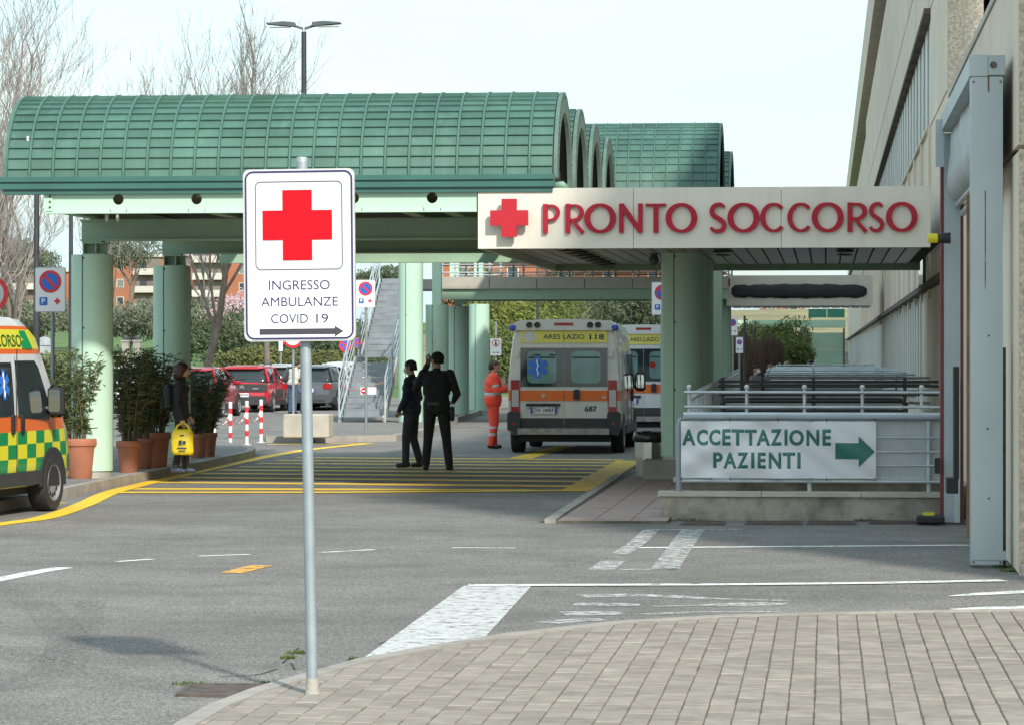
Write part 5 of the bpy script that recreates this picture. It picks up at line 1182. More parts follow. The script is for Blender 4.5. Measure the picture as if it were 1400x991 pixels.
def hatch(name, label, loc_, rz, col, Lh=4.1, hgt=1.47, w_=.86, plate=None, cladding=False, group='cars parked in the rows behind the bollards', rails=False):
    t = thing(name, label, 'car', loc_, rz, group); pm = paint('car_'+''.join(f'{int(c*99):02d}' for c in col), col, .25)
    k = hgt/1.47
    PR = [(0,0),(.90,0),(.96,.10),(1.0,.35),(1.0,.62),(.96,.86),(.90,.97),(.6,1.0),(0,1.01)]
    lo = loft_body([(0,w_*.86,.30,.86*k),(.05,w_*.95,.26,.93*k),(.4,w_,.22,.97*k),(1.6,w_*1.01,.20,.97*k),(2.7,w_,.20,.98*k),(3.1,w_*.99,.20,.97*k),(Lh-.35,w_*.94,.22,.84*k),(Lh-.06,w_*.80,.27,.72*k),(Lh,w_*.7,.34,.6*k)], PR).build('body', pm, t, smooth=30)
    GP = [(0,0),(1.0,0),(.97,.25),(.90,.62),(.84,.86),(.74,.97),(.4,1.0),(0,1.0)]
    gh = loft_body([(.06,w_*.86,.93*k,1.0*k),(.16,w_*.90,.93*k,1.24*k),(.34,w_*.93,.93*k,1.40*k),(.8,w_*.94,.93*k,hgt-.02),(1.7,w_*.94,.93*k,hgt-.012),(2.2,w_*.92,.93*k,1.38*k),(2.7,w_*.89,.93*k,1.14*k),(3.0,w_*.87,.93*k,.97*k)], GP).build('glasshouse', m_vglass, t, smooth=30)
    rf_ = loft_body([(.16,w_*.62,1.36*k,1.41*k),(.3,w_*.74,1.37*k,1.445*k),(.8,w_*.76,hgt-.09,hgt),(1.7,w_*.76,hgt-.09,hgt+.005),(2.15,w_*.72,1.33*k,1.405*k)], [(0,0),(.98,0),(1.02,.4),(.9,.85),(.6,1),(0,1.02)]).build('roof', pm, t, smooth=30)
    for s_ in (-1, 1):
        for pts in ([(.10,.95),(.30,1.40)], [(1.45,.95),(1.40,1.43)], [(2.98,.95),(2.15,1.39)]):
            (y0, z0_), (y1, z1_) = pts; MB().bar((s_*w_*.945, y0, z0_*k), (s_*w_*.755, y1, z1_*k), .05, .05 if y0 > .5 else .12).build('pillar', pm, t)
        for y in (.72, Lh-.78):
            pts = [(y+.37*math.cos(math.pi*i/12), .31+.37*math.sin(math.pi*i/12)) for i in range(13)]+[(y-.37, .2), (y+.37, .2)]
            MB().prism(pts, s_*.6, s_*(w_*1.012), lambda a, b, d: Vector((d, a, b))).build('wheel_arch', m_chr if cladding else m_dark, lo); wheel(t, s_*(w_-.065), y, .31, .2, s_, 8)
        MB().box((s_*w_-.02, 1.15, .22), (s_*w_+.012, Lh-1.2, .36)).build('sill', m_chr, lo)
        if cladding: MB().prism(rrect(1.2, 2.6, .45, .72, .08), 0, .03, lambda a, b, d: Vector((s_*(w_*.99+d), a, b))).build('door_cladding', m_chr, lo)
        MB().box((s_*w_-.01, 1.44, .3), (s_*w_+.006, 1.455, .93)).build('door_seam', m_dark, lo)
        x0, x1 = sorted((s_*w_*.60, s_*w_*.93)); MB().prism(rrect(x0, x1, .70*k, .88*k, .04), -.02, .12, XZ(0)).build('tail_light', m_tail, lo, smooth=30)
        MB().cbox((s_*(w_+.10), 2.62, 1.0*k), (.18, .1, .13), ch=.03).build('wing_mirror', m_black if cladding else pm, t, smooth=30)
        MB().prism(rrect(s_*w_*.75-.05, s_*w_*.75+.05, .37, .41, .01), -.045, -.03, XZ(0)).build('reflector', m_tail, lo)
        if rails: MB().tube([(s_*w_*.70, .5, hgt), (s_*w_*.72, .6, hgt+.05), (s_*w_*.72, 1.8, hgt+.05), (s_*w_*.70, 1.9, hgt)], .02, 8).build('roof_rail', m_black, t)
    MB().prism(rrect(-w_*.9, w_*.9, .25, .52, .06), -.06, .2, XZ(0)).build('rear_bumper', m_chr if cladding else pm, lo, smooth=30)
    MB().prism(rrect(-w_*.7, w_*.7, .25, .36, .03), -.075, -.055, XZ(0)).build('bumper_insert', m_chr, lo)
    pz = .55 if cladding else .66
    if cladding: MB().prism(rrect(-w_*.92, w_*.92, .66*k, .90*k, .05), -.04, .1, XZ(0)).build('tailgate_panel', m_chr, lo)
    pl = MB().box((-.26, -.075, pz-.06), (.26, -.06, pz+.06)).build('number_plate', m_plate, lo)
    for xx in (-.26, .22): MB().box((xx, -.078, pz-.058), (xx+.04, -.0755, pz+.058)).build('blue_strip', m_pblue, pl)
    if plate: text('plate_characters', plate, -.20, .20, pz-.035, pz+.035, m_black, pl, .001, -.0765, bold=.01)
    MB().quad((-w_*.72,.085,1.0*k),(w_*.72,.085,1.0*k),(w_*.62,.25,1.33*k),(-w_*.62,.25,1.33*k)).build('rear_window', m_vglass, gh, fix=False)
    MB().bar((-.25, .04, 1.02*k), (.12, .06, 1.05*k), .015, .015).build('wiper', m_black, t)
    if cladding:
        for dz in (0, .05): 
            MB().bar((-.07, -.046, .755+dz), (0, -.046, .80+dz), .01, .022).bar((0, -.046, .80+dz), (.07, -.046, .755+dz), .01, .022).build('chevron', m_rim, lo)
        MB().box((.34, -.043, .74), (.52, -.0405, .77)).build('badge', m_rim, lo); MB().box((-.5, -.043, .74), (-.42, -.0405, .77)).build('badge', m_rim, lo)
    return t
def carpos(px, py): p = G(px, py); return (p.x, p.y, 0)
hatch('parked_car', 'red crossover car with black tailgate panel, door cladding and roof rails', carpos(331, 563.5), R(1), (.50,.018,.03), 4.15, 1.47, .86, 'FE 883JB', True, rails=True)
hatch('parked_car', 'dark red car mostly hidden behind the oleander pots', carpos(257, 571), R(0), (.36,.015,.02), 4.0, 1.45, .85)
hatch('parked_car', 'silver hatchback parked right next to the red crossover', carpos(374, 560), R(1), (.42,.45,.47), 4.0, 1.5, .84)
hatch('parked_car', 'dark grey estate car parked next to the silver hatchback', carpos(420, 561), R(-1), (.07,.08,.09), 4.4, 1.47, .87)
hatch('parked_car', 'white hatchback parked beside the dark grey car', carpos(443, 558.5), R(0), (.66,.66,.66), 4.0, 1.45, .84)
hatch('parked_car', 'white car seen through the handrails of the staircase', carpos(467, 555), R(0), (.60,.61,.62), 4.2, 1.55, .87)
hatch('parked_car', 'white car glimpsed between the oleander leaves left of the second column', carpos(178, 560), R(4), (.64,.65,.66), 4.1, 1.46, .85)
# ---------------------------------------------------------------- people
m_skin = M('skin', (.42,.25,.18), .55, var=.08, scale=12, coord='obj'); m_navyc = M('navy_cloth', (.02,.026,.045), .85, var=.25, scale=14, bump=.5, bscale=30, coord='obj'); m_blackc = M('black_cloth', (.014,.014,.016), .85, var=.3, scale=14, bump=.5, bscale=30, coord='obj'); m_greyc = M('charcoal_cloth', (.04,.04,.048), .85, var=.2, scale=12, bump=.4, bscale=30, coord='obj'); m_shoe = M('black_leather', (.012,.012,.012), .4, coord='obj'); m_hairb = M('dark_hair', (.012,.010,.009), .6, var=.3, scale=30, coord='obj'); m_orc = M('orange_hi_vis', (.85,.07,.03), .7, var=.12, scale=10, bump=.4, bscale=25, coord='obj', emit=None); m_refl = M('reflective_grey', (.45,.45,.44), .4, var=.1, coord='obj'); m_denim = M('denim', (.05,.08,.15), .85, var=.25, scale=14, coord='obj'); m_beigec = M('beige_cloth', (.5,.48,.42), .85, var=.12, scale=10, coord='obj')
def capsule(mb, a, b, ra, rb, n=14, m=4):
    a, b = Vector(a), Vector(b); d = b-a; L_ = d.length
    if L_ < 1e-5: d = Vector((0,0,1)); b = a+d*1e-4; L_ = 1e-4
    d.normalize(); u = d.orthogonal().normalized(); v = d.cross(u); rings = []
    for i in range(m+1):
        t = math.pi/2*(1-i/m); rings.append((a-d*ra*math.sin(t), max(ra*math.cos(t), ra*.02)))
    for i in range(m+1):
        t = math.pi/2*i/m; rings.append((b+d*rb*math.sin(t), max(rb*math.cos(t), rb*.02)))
    mb.loft([[c+(u*math.cos(2*math.pi*k/n)+v*math.sin(2*math.pi*k/n))*r for k in range(n)] for c, r in rings])
def person(label, loc_, rz, height, J, mats, voxel=.010, group=None, bulk=1.0, hair=None, cap=None, mask=False, bands=(), shoes=m_shoe, skirt=.0, build=1.0):
    """J: joint overrides, metres for a 1.75 m figure facing +Y"""
    t = thing('person', label, 'person', loc_, rz, group); k = height/1.75
    D = dict(pelvis=(0,0,.93), chest=(0,0,1.28), neck=(0,.0,1.47), head=(0,.025,1.60), look=0.0, nod=0.0,
             Ls=(-.185,0,1.40), Rs=(.185,0,1.40), Le=(-.23,-.02,1.13), Re=(.23,-.02,1.13), Lh=(-.23,.06,.89), Rh=(.23,.06,.89), Lp=(-.095,0,.90), Rp=(.095,0,.90), Lk=(-.10,.02,.49), Rk=(.10,.02,.49), Lf=(-.10,-.02,.085), Rf=(.10,-.02,.085), Ltoe=None, Rtoe=None)
    D.update(J); V_ = lambda n: Vector(D[n])*k
    pr = []                                           # (a, b, ra, rb, material slot)
    JK, TR, SK, SH = 0, 1, 2, 3
    def P(a, b, ra, rb, mi): pr.append((Vector(a), Vector(b), ra*k, rb*k, mi))
    pel, che, nek = V_('pelvis'), V_('chest'), V_('neck'); X = Vector((1,0,0))
    B = bulk
    sd = (V_('Rs')-V_('Ls')).normalized(); hd2 = (V_('Rp')-V_('Lp')).normalized()
    P(pel-hd2*.07*k, pel+hd2*.07*k, .118*B, .118*B, TR); P(pel-hd2*.065*k+Vector((0,0,.045*k)), pel+hd2*.065*k+Vector((0,0,.045*k)), .123*B, .123*B, JK)
    P(pel.lerp(che, .35)-sd*.055*k, pel.lerp(che, .35)+sd*.055*k, .118*B, .118*B, JK)
    P(pel.lerp(che, .7)-sd*.075*k, pel.lerp(che, .7)+sd*.075*k, .118*B, .118*B, JK); P(che-sd*.085*k, che+sd*.085*k, .118*B, .118*B, JK)
    P(che.lerp(nek, .55)-sd*.115*k, che.lerp(nek, .55)+sd*.115*k, .078*B, .078*B, JK); P(che.lerp(nek, .5), nek, .085, .062, JK)
    hp = V_('head'); P(nek, hp-Vector((0,0,.04*k)), .057, .055, SK)
    lk, nd = D['look'], D['nod']; f = Vector((math.sin(lk)*math.cos(nd), math.cos(lk)*math.cos(nd), -math.sin(nd))); hr_ = Vector((math.cos(lk), -math.sin(lk), 0)); hu = hr_.cross(f)
    hpt = lambda x, y, z: hp+(hr_*x+f*y+hu*z)*k
    P(hpt(0,-.022,.035), hpt(0,.012,.04), .083, .078, SK); P(hpt(0,.03,-.045), hpt(0,.028,.01), .050, .066, SK); P(hpt(0,.052,-.075), hpt(0,.05,-.06), .028, .034, SK)
    P(hpt(0,.088,.012), hpt(0,.103,-.016), .011, .016, SK); P(hpt(-.026,.072,.032), hpt(.026,.072,.032), .017, .017, SK); P(hpt(-.014,.082,-.048), hpt(.014,.082,-.048), .012, .012, SK)
    for s_ in (-1, 1): P(hpt(s_*.083,-.008,.02), hpt(s_*.083,-.012,-.012), .017, .012, SK)
    for S_ in 'LR':
        sh, el, ha = V_(S_+'s'), V_(S_+'e'), V_(S_+'h'); sg_ = -1 if S_ == 'L' else 1
        AB = .5+.5*B*build; P(sh, el, .064*AB, .052*AB, JK); P(el, ha, .051*AB, .038*AB, JK)
        d = (ha-el).normalized(); side = d.cross(Vector((0,1,0))); side = side.normalized() if side.length > .2 else Vector((1,0,0)); pn = d.cross(side)
        P(ha, ha+d*.075*k, .029, .036, SK)
        for i, (o_, ln) in enumerate(((-.028,.062), (-.010,.075), (.009,.07), (.027,.055))):
            q0 = ha+d*.08*k+pn*o_*k; q1 = q0+(d*.6*ln+side*.02*sg_*-1)*k; q2 = q1+(d*.45*ln-side*.035*sg_)*k; P(q0, q1, .0115, .010, SK); P(q1, q2, .010, .008, SK)
        q0 = ha+d*.03*k+pn*.036*k; q1 = q0+(d*.04+pn*.022)*k; P(q0, q1, .013, .010, SK); P(q1, q1+d*.03*k, .010, .008, SK)
        hpj, kn, ft_ = V_(S_+'p'), V_(S_+'k'), V_(S_+'f')
        LB = .55+.45*B*build; P(hpj, kn, .090*LB, .066*LB, TR); P(kn, ft_+Vector((0,0,.02*k)), .064*LB, .054*LB, TR)
        toe = D[S_+'toe']; td = Vector(toe) if toe else Vector((sg_*.12, 1, 0)); td.normalize()
        P(ft_+Vector((0,0,-.03*k))-td*.035*k, ft_+Vector((0,0,-.045*k))+td*.13*k, .045, .036, SH); P(ft_+Vector((0,0,.02*k)), ft_+Vector((0,0,-.03*k)), .050, .045, SH)
    mb = MB()
    for a, b, ra, rb, mi in pr: capsule(mb, a, b, ra, rb)
    me = mb.mesh('tmp', m_skin, fix=False); o = bpy.data.objects.new('tmp', me); COL.objects.link(o)
    rm = o.modifiers.new('r', 'REMESH'); rm.mode = 'VOXEL'; rm.voxel_size = voxel
    sm = o.modifiers.new('s', 'SMOOTH'); sm.factor = .5; sm.iterations = 3
    dg = bpy.context.evaluated_depsgraph_get(); dg.update(); out = bpy.data.meshes.new_from_object(o.evaluated_get(dg)); bpy.data.objects.remove(o)
    n = len(out.polygons); C = np.empty(n*3); out.polygons.foreach_get('center', C); C = C.reshape(-1, 3)
    best = np.full(n, 1e9); idx = np.zeros(n, int); tt = np.zeros(n)
    for i, (a, b, ra, rb, mi) in enumerate(pr):
        a_, d_ = np.array(a), np.array(b-a); u = np.clip(((C-a_) @ d_)/max(1e-9, d_ @ d_), 0, 1); dist = np.linalg.norm(C-a_-u[:,None]*d_, axis=1)-(ra+(rb-ra)*u)
        w_ = dist < best; best[w_] = dist[w_]; idx[w_] = i; tt[w_] = u[w_]
    slot = np.array([p[4] for p in pr])[idx]
    out.materials.clear()
    for m in (mats[0], mats[1], m_skin, shoes, m_refl): out.materials.append(m)
    z = C[:,2]/k
    for kind, lo, hi in bands:
        if kind == 'z': slot[(z > lo) & (z < hi) & (slot != 2) & (slot != 3)] = 4
        if kind == 'arm':
            arms = [i for i, p in enumerate(pr) if p[4] == 0 and p[2] > .045*k and i > 7 and i not in (0,1)]
            slot[np.isin(idx, [i for i in arms if abs(pr[i][2]-.064*(.5+.5*B*build)*k) < 1e-6]) & (tt > lo) & (tt < hi) & (slot == 0)] = 4
    if skirt: slot[(z < .93) & (z > skirt) & (slot == 1) & (idx < 2)] = 0
    out.polygons.foreach_set('material_index', slot.astype(np.int32)); out.polygons.foreach_set('use_smooth', [True]*n); out.update()
    body = obj('body', out, t)
    # hair: shell over the cranium
    def shell(nm, mat, zlo, back, fr, sx=.090, sy=.102, sz=.083, cz=.035):
        mb = MB(); rings = []
        for i in range(9):
            th = math.pi/2*i/8; ring = []
            for j in range(24):
                ph = 2*math.pi*j/24; fy = math.sin(ph); drop = (zlo if fy < -.15 else zlo*max(0, (fr-fy))/(fr+.15) if fy < fr else 0)
                x = sx*math.cos(ph)*math.cos(th); y_ = sy*fy*math.cos(th)-.012; zz = cz+.02+sz*math.sin(th)
                if i == 0: zz -= drop
                ring.append(hpt(x, y_*(1+ .0), zz))
            rings.append(ring)
        mb.loft(rings, cap=True); return mb.build(nm, mat, t, smooth=True)
    if hair: shell('hair', hair[0], hair[1], 0, hair[2])
    if cap:
        shell('cap', cap, .02, 0, .5, .097, .108, .098, .03)
        mb = MB(); mb.loft([[hpt(.075*math.cos(a), .075+.085*math.sin(a), .045+dz) for a in [math.pi*i/10 for i in range(11)]] for dz in (0, .008)]); mb.build('cap_peak', cap, t)
    if mask:
        mb = MB(); rings = []
        for (z_, y_, w_) in ((.012,.092,.045),(-.015,.122,.058),(-.05,.118,.056),(-.082,.085,.038)):
            rings.append([hpt(w_*math.cos(a), y_-.05+.05*math.sin(a), z_) for a in [math.pi*(-.1+1.2*i/10) for i in range(11)]])
        mb.loft(rings, cap=False, closed=False); mb.build('face_mask', M('mask_white', (.68,.69,.68), .8), t, smooth=True)
        for s_ in (-1, 1): MB().tube([hpt(s_*.055,.05,-.02), hpt(s_*.088,-.0,.01)], .003, 4).build('mask_strap', MATS['mask_white'], t)
    return t, hpt, k
def gp(px, py, z=0): p = G(px, py, z); return (p.x, p.y, z)
FACE_R, FACE_L = R(-90), R(90)     # facing +X, facing -X
# woman with backpack and yellow bag, in profile facing right, standing at the kerb
wt, hp_w, kw = person('person in black jacket with backpack and dark red bob waiting at the kerb', gp(247, 646.5, KZ), FACE_R+R(6), 1.60,
    dict(Le=(-.25,-.06,1.14), Lh=(-.24,.10,.90), Re=(.22,-.02,1.12), Rh=(.21,.05,.86), Lf=(-.09,.07,.085), Lk=(-.09,.05,.49), Rf=(.09,-.07,.085), Rk=(.09,.0,.49)), (m_blackc, m_blackc), bulk=1.05, shoes=M('navy_shoes', (.03,.045,.09), .6, coord='obj'))
m_hairr = M('dark_red_hair', (.045,.014,.012), .5, var=.3, scale=25, coord='obj')
mb = MB(); rings = []
for i in range(10):
    th = math.pi*(i/9)*.5; ring = []
    for j in range(24):
        ph = 2*math.pi*j/24; fy = math.sin(ph); x = .105*math.cos(ph)*math.cos(th); y_ = .118*fy*math.cos(th)-.02; zz = .05+.095*math.sin(th)
        if i == 0: zz = -.115 if fy < .25 else .045
        if i == 1 and fy < .25: zz = -.03
        ring.append(hp_w(x*(1.06 if i < 2 else 1), y_, zz))
    rings.append(ring)
mb.loft(rings); mb.build('hair', m_hairr, wt, smooth=True)
MB().loft([[Vector((.075*math.cos(a)*kw, (.01+.075*math.sin(a))*kw, z*kw)) for a in [2*math.pi*i/18 for i in range(18)]] for z in (1.42, 1.47, 1.52)], cap=False).build('collar', m_blackc, wt, smooth=True)
bpk = thing('backpack', 'black backpack on the back of the waiting person', 'backpack', wt.location[:], wt.rotation_euler.z)
mb = MB(); mb.cbox((0, -.185*kw, 1.19*kw), (.30*kw, .17*kw, .44*kw), ch=.06); mb.build('pack', M('backpack_black', (.014,.014,.017), .7, var=.3, scale=12, coord='obj'), bpk, smooth=35)
mb = MB(); mb.cbox((0, -.275*kw, 1.10*kw), (.22*kw, .06*kw, .22*kw), ch=.025); mb.build('front_pocket', m_blackc, bpk, smooth=35)
for s_ in (-1, 1): MB().tube([(s_*.12*kw, -.10*kw, 1.38*kw), (s_*.13*kw, .02*kw, 1.45*kw), (s_*.13*kw, .115*kw, 1.33*kw), (s_*.15*kw, .04*kw, 1.08*kw), (s_*.13*kw, -.1*kw, 1.02*kw)], .018, 8).build('strap', m_blackc, bpk, smooth=True)
yb_ = thing('carrier_bag', 'bright yellow plastic carrier bag with dark print held by the waiting person', 'bag', wt.location[:], wt.rotation_euler.z)
bxc, byc = .30*kw, .06*kw
mb = MB(); rings = []; rr = random.Random(2)
for z, hw_, th_ in ((.30,.14,.05),(.36,.155,.07),(.5,.16,.075),(.62,.155,.06),(.68,.14,.035),(.70,.13,.02)):
    rings.append([Vector((bxc+th_*math.sin(a)*(1+rr.uniform(-.1,.1)), byc+hw_*math.cos(a)*(1+rr.uniform(-.05,.05)), z*kw)) for a in [2*math.pi*i/20 for i in range(20)]])
mb.loft(rings); bag = mb.build('bag_body', M('yellow_bag', (.72,.55,.02), .45, var=.12, scale=8, bump=.6, bscale=12, coord='obj'), yb_, smooth=True)
for s_ in (-1, 1): MB().tube([(bxc, byc+s_*.11, .67*kw), (bxc-.03, byc+s_*.07, .76*kw), (bxc-.07, byc, .80*kw)], [.02,.014,.012], 8).build('bag_handle', MATS['yellow_bag'], yb_, smooth=True)
for (y0, y1, z0_, z1_) in ((-.03,.03,.60,.615), (-.07,.07,.40,.42), (-.05,.05,.36,.375), (-.045,.0,.46,.53), (.01,.055,.47,.52)):
    MB().quad(*[Vector((bxc+.085, byc+y, z*kw)) for y, z in ((y0,z0_),(y1,z0_),(y1,z1_),(y0,z1_))]).build('print', m_ink, bag, fix=False)
MB().quad(*[Vector((bxc+.0855, byc+y, z*kw)) for y, z in ((-.06,.45),(.06,.45),(.06,.455),(-.06,.455))]).build('print', m_ink, bag, fix=False)
# man with mask facing left, legs apart
person('masked person in navy jacket and charcoal trousers standing close to the officer', gp(563, 639), FACE_L+R(-12), 1.76,
    dict(Lk=(-.10,.06,.49), Lf=(-.10,.07,.085), Rk=(.10,.01,.48), Rf=(.10,-.10,.085), Le=(-.25,.02,1.12), Lh=(-.20,.14,.93), Re=(.25,-.04,1.12), Rh=(.22,.12,.95), nod=.12), (m_navyc, m_greyc), bulk=1.12, build=1.05, hair=(m_hairb, .10, .5), mask=True, skirt=.82)
# officer seen from behind, left hand at the ear, boots
ot, hp_o, ko = person('police officer in black uniform and cap, back turned, hand raised to the ear', gp(597, 643), R(-4), 1.88,
    dict(Ls=(-.20,0,1.42), Rs=(.20,0,1.42), Le=(-.34,.15,1.20), Lh=(-.165,.13,1.55), Re=(.30,.02,1.13), Rh=(.23,.18,1.04), Lk=(-.13,.02,.50), Lf=(-.16,-.02,.085), Rk=(.14,.02,.50), Rf=(.19,-.02,.085), look=-.9), (m_blackc, m_blackc), bulk=1.13, hair=(m_hairb, .085, .1), cap=m_blackc, build=1.12)
hb_ = thing('holster', 'black belt holster on the hip of the officer', 'holster', ot.location, ot.rotation_euler.z)
MB().cbox((.235*ko, -.0, .84*ko), (.06, .13, .24), ch=.02).build('pouch', m_black, hb_, smooth=35); MB().lathe([(.182, .96*ko), (.184, .985*ko), (.182, 1.01*ko)], (0,0,0), 28, cap=False).build('belt', m_shoe, ot)
MB().lathe([(.032, 0), (.032, .004)], (-.33*ko, -.02*ko, 1.30*ko), 14, axis='Y').build('shoulder_patch', M('patch_grey', (.08,.08,.1), .7), ot)
ph_ = MB().cbox((-.165*ko, .09*ko, 1.63*ko), (.012, .07, .14), ch=.004); tag(ph_.build('mobile_phone', m_black), 'dark mobile phone held against the ear of the officer', 'phone'); bpy.data.objects['mobile_phone'].location = ot.location; bpy.data.objects['mobile_phone'].rotation_euler = ot.rotation_euler
# paramedic facing right, in orange
person('paramedic in orange high visibility suit with silver bands beside the ambulance', gp(674, 613), FACE_R+R(14), 1.73,
    dict(Le=(-.26,.08,1.14), Lh=(-.16,.30,1.20), Re=(.25,.04,1.13), Rh=(.16,.28,1.17), Lf=(-.10,.03,.085), Rf=(.11,-.05,.085)), (m_orc, m_orc), bulk=1.4, hair=(M('brown_hair', (.035,.022,.015), .6, coord='obj'), .10, .25), bands=(('z', 1.05, 1.11), ('z', .40, .44), ('z', .26, .31), ('arm', .55, .72)), build=1.15, skirt=.80)
# person bending at the grey car
person('person in pale top and jeans leaning by the dark grey car', gp(400, 566), R(-30), 1.70, dict(chest=(0,.10,1.24), neck=(0,.16,1.41), head=(0,.2,1.54), Ls=(-.18,.12,1.36), Rs=(.18,.12,1.36), Le=(-.22,.20,1.1), Re=(.22,.2,1.1), Lh=(-.15,.38,1.0), Rh=(.15,.38,1.0)), (m_beigec, m_denim), voxel=.016, hair=(M('brown_hair', (.035,.022,.015), .6), .05, .4))
# people around the ramp
d_ = 78
def bgp(label, px, headtop, d, rz, mats, hair, mask, h=1.65, z=None, J={}):
    p = PD(px, headtop, d); person(label, (p.x, p.y, p.z-h if z is None else z), rz, h, J, mats, voxel=.018, hair=hair, mask=mask)
m_lil = M('grey_lilac_cloth', (.16,.14,.16), .85, coord='obj')
bgp('masked person in a grey lilac jacket and dark beret left of the ramp railings', 1033, 498, 76, R(-120), (m_lil, m_blackc), (M('beret_brown', (.03,.015,.015), .8), .03, .4), True)
bgp('masked person with light hair and black coat further along the ramp', 1053, 497, 84, R(-160), (m_blackc, m_blackc), (M('light_brown_hair', (.25,.15,.08), .6), .10, .3), True)
bgp('person in an ochre coat with fair hair behind the top railing', 1076, 493, 92, R(20), (M('ochre_cloth', (.25,.12,.03), .85), m_blackc), (M('fair_hair', (.45,.32,.2), .6), .08, .3), False)
bgp('person in dark jacket with black hair seated at the end of the ramp', 1109, 491, 95, R(90), (m_navyc, m_blackc), (m_hairb, .12, .3), False, J=dict(Lk=(-.1,.40,.88), Rk=(.1,.40,.88), Lf=(-.1,.42,.45), Rf=(.1,.42,.45)))
wc = PD(1113, 505, 95); t = thing('wheelchair', 'grey wheelchair under the seated person at the end of the ramp', 'wheelchair', (wc.x, wc.y, 0)); z = 0.36
MB().box((-.25,-.22,z+.42),(.25,.22,z+.46)).build('seat', m_black, t); MB().box((.22,-.22,z+.46),(.26,.22,z+.95)).build('backrest', m_black, t)
for s_ in (-1, 1):
    MB().tube([(.05+.3*math.cos(a), s_*.28, z+.3+.3*math.sin(a)) for a in [2*math.pi*i/20 for i in range(20)]], .018, 6, closed=True).build('wheel', m_rubber, t); MB().tube([(.25,s_*.2,z+.9),(.36,s_*.2,z+1.0)], .015, 6).build('push_handle', m_black, t)
# ---------------------------------------------------------------- vegetation
m_bark = M('grey_bark', (.17,.14,.115), .95, var=.25, scale=5, bump=.4, bscale=25); m_twig = M('twig', (.27,.24,.215), .9, var=.25, scale=3)
m_ole = island('oleander_leaf', (.15,.19,.07), .35, rough=.5, var=.25, scale=6); m_oled = island('dark_oleander_leaf', (.09,.115,.05), .4, rough=.45, var=.3, scale=6)
m_terra = M('terracotta', (.36,.135,.075), .8, var=.14, scale=5, streak=.25, dirtcol=(.26,.13,.085)); m_soil = M('soil', (.04,.03,.02), .95)
def leafmat(name, col, amp=.45): return island(name, col, amp, rough=.7, var=.3, scale=.8)
def foliage_pts(rg, c, rad, n, lump=.35):
    out = []; ph = [rg.uniform(0, 6.28) for _ in range(6)]
    while len(out) < n:
        v = Vector((rg.gauss(0,1), rg.gauss(0,1), rg.gauss(0,1))).normalized()
        r = 1+lump*(math.sin(3.1*v.x*2+ph[0])*math.sin(2.7*v.y*2+ph[1])+.6*math.sin(5*v.z+ph[2]+3*v.x)+.4*math.sin(9*v.x+7*v.y+ph[3]))*.6
        r *= rg.uniform(.35, 1)**.45
        out.append(Vector((c[0]+v.x*rad[0]*r, c[1]+v.y*rad[1]*r, c[2]+v.z*rad[2]*r)))
    return out
def leaves(mb, rg, pts, s0, s1, asp=.6):
    for p in pts:
        u = Vector((rg.gauss(0,1), rg.gauss(0,1), rg.gauss(0,1))).normalized(); v = u.orthogonal().normalized(); s = rg.uniform(s0, s1)
        mb.quad(p-u*s, p+v*s*asp*.6-u*s*.2, p+u*s, p-v*s*asp*.6+u*s*.1)
def bush(name, label, cat, px, py, d, rx, rz_, col, n, leaf, seed, group=None, ry=None, trunk=True, zb=None, mat=None):
    rg = random.Random(seed); c = PD(px, py, d); gz = terrain_z(c.x, c.y) if zb is None else zb
    t = thing(name, label, cat, (c.x, c.y, gz), group=group); cz = c.z-gz; mb = MB()
    for k in range(5):
        o_ = Vector((rg.uniform(-.5,.5)*rx, rg.uniform(-.5,.5)*(ry or rx), rg.uniform(-.35,.35)*rz_)); leaves(mb, rg, foliage_pts(rg, (o_.x, o_.y, cz+o_.z), (rx*.62, (ry or rx)*.62, rz_*.66), n//5), leaf*.6, leaf*1.3)
    mb.build('crown' if trunk else 'foliage', mat or leafmat('leaf_'+name+str(seed), col), t, fix=False)
    if trunk:
        tr = MB()
        for k in range(3): tr.tube([(rg.uniform(-.1,.1), 0, -.3), (rg.uniform(-.2,.2)*rx, 0, cz*.6), (rg.uniform(-.6,.6)*rx, rg.uniform(-.3,.3)*rx, cz+rz_*.3)], [.05*rx+.03, .04*rx, .015], 6)
        tr.build('trunk', m_bark, t, smooth=True)
    return t
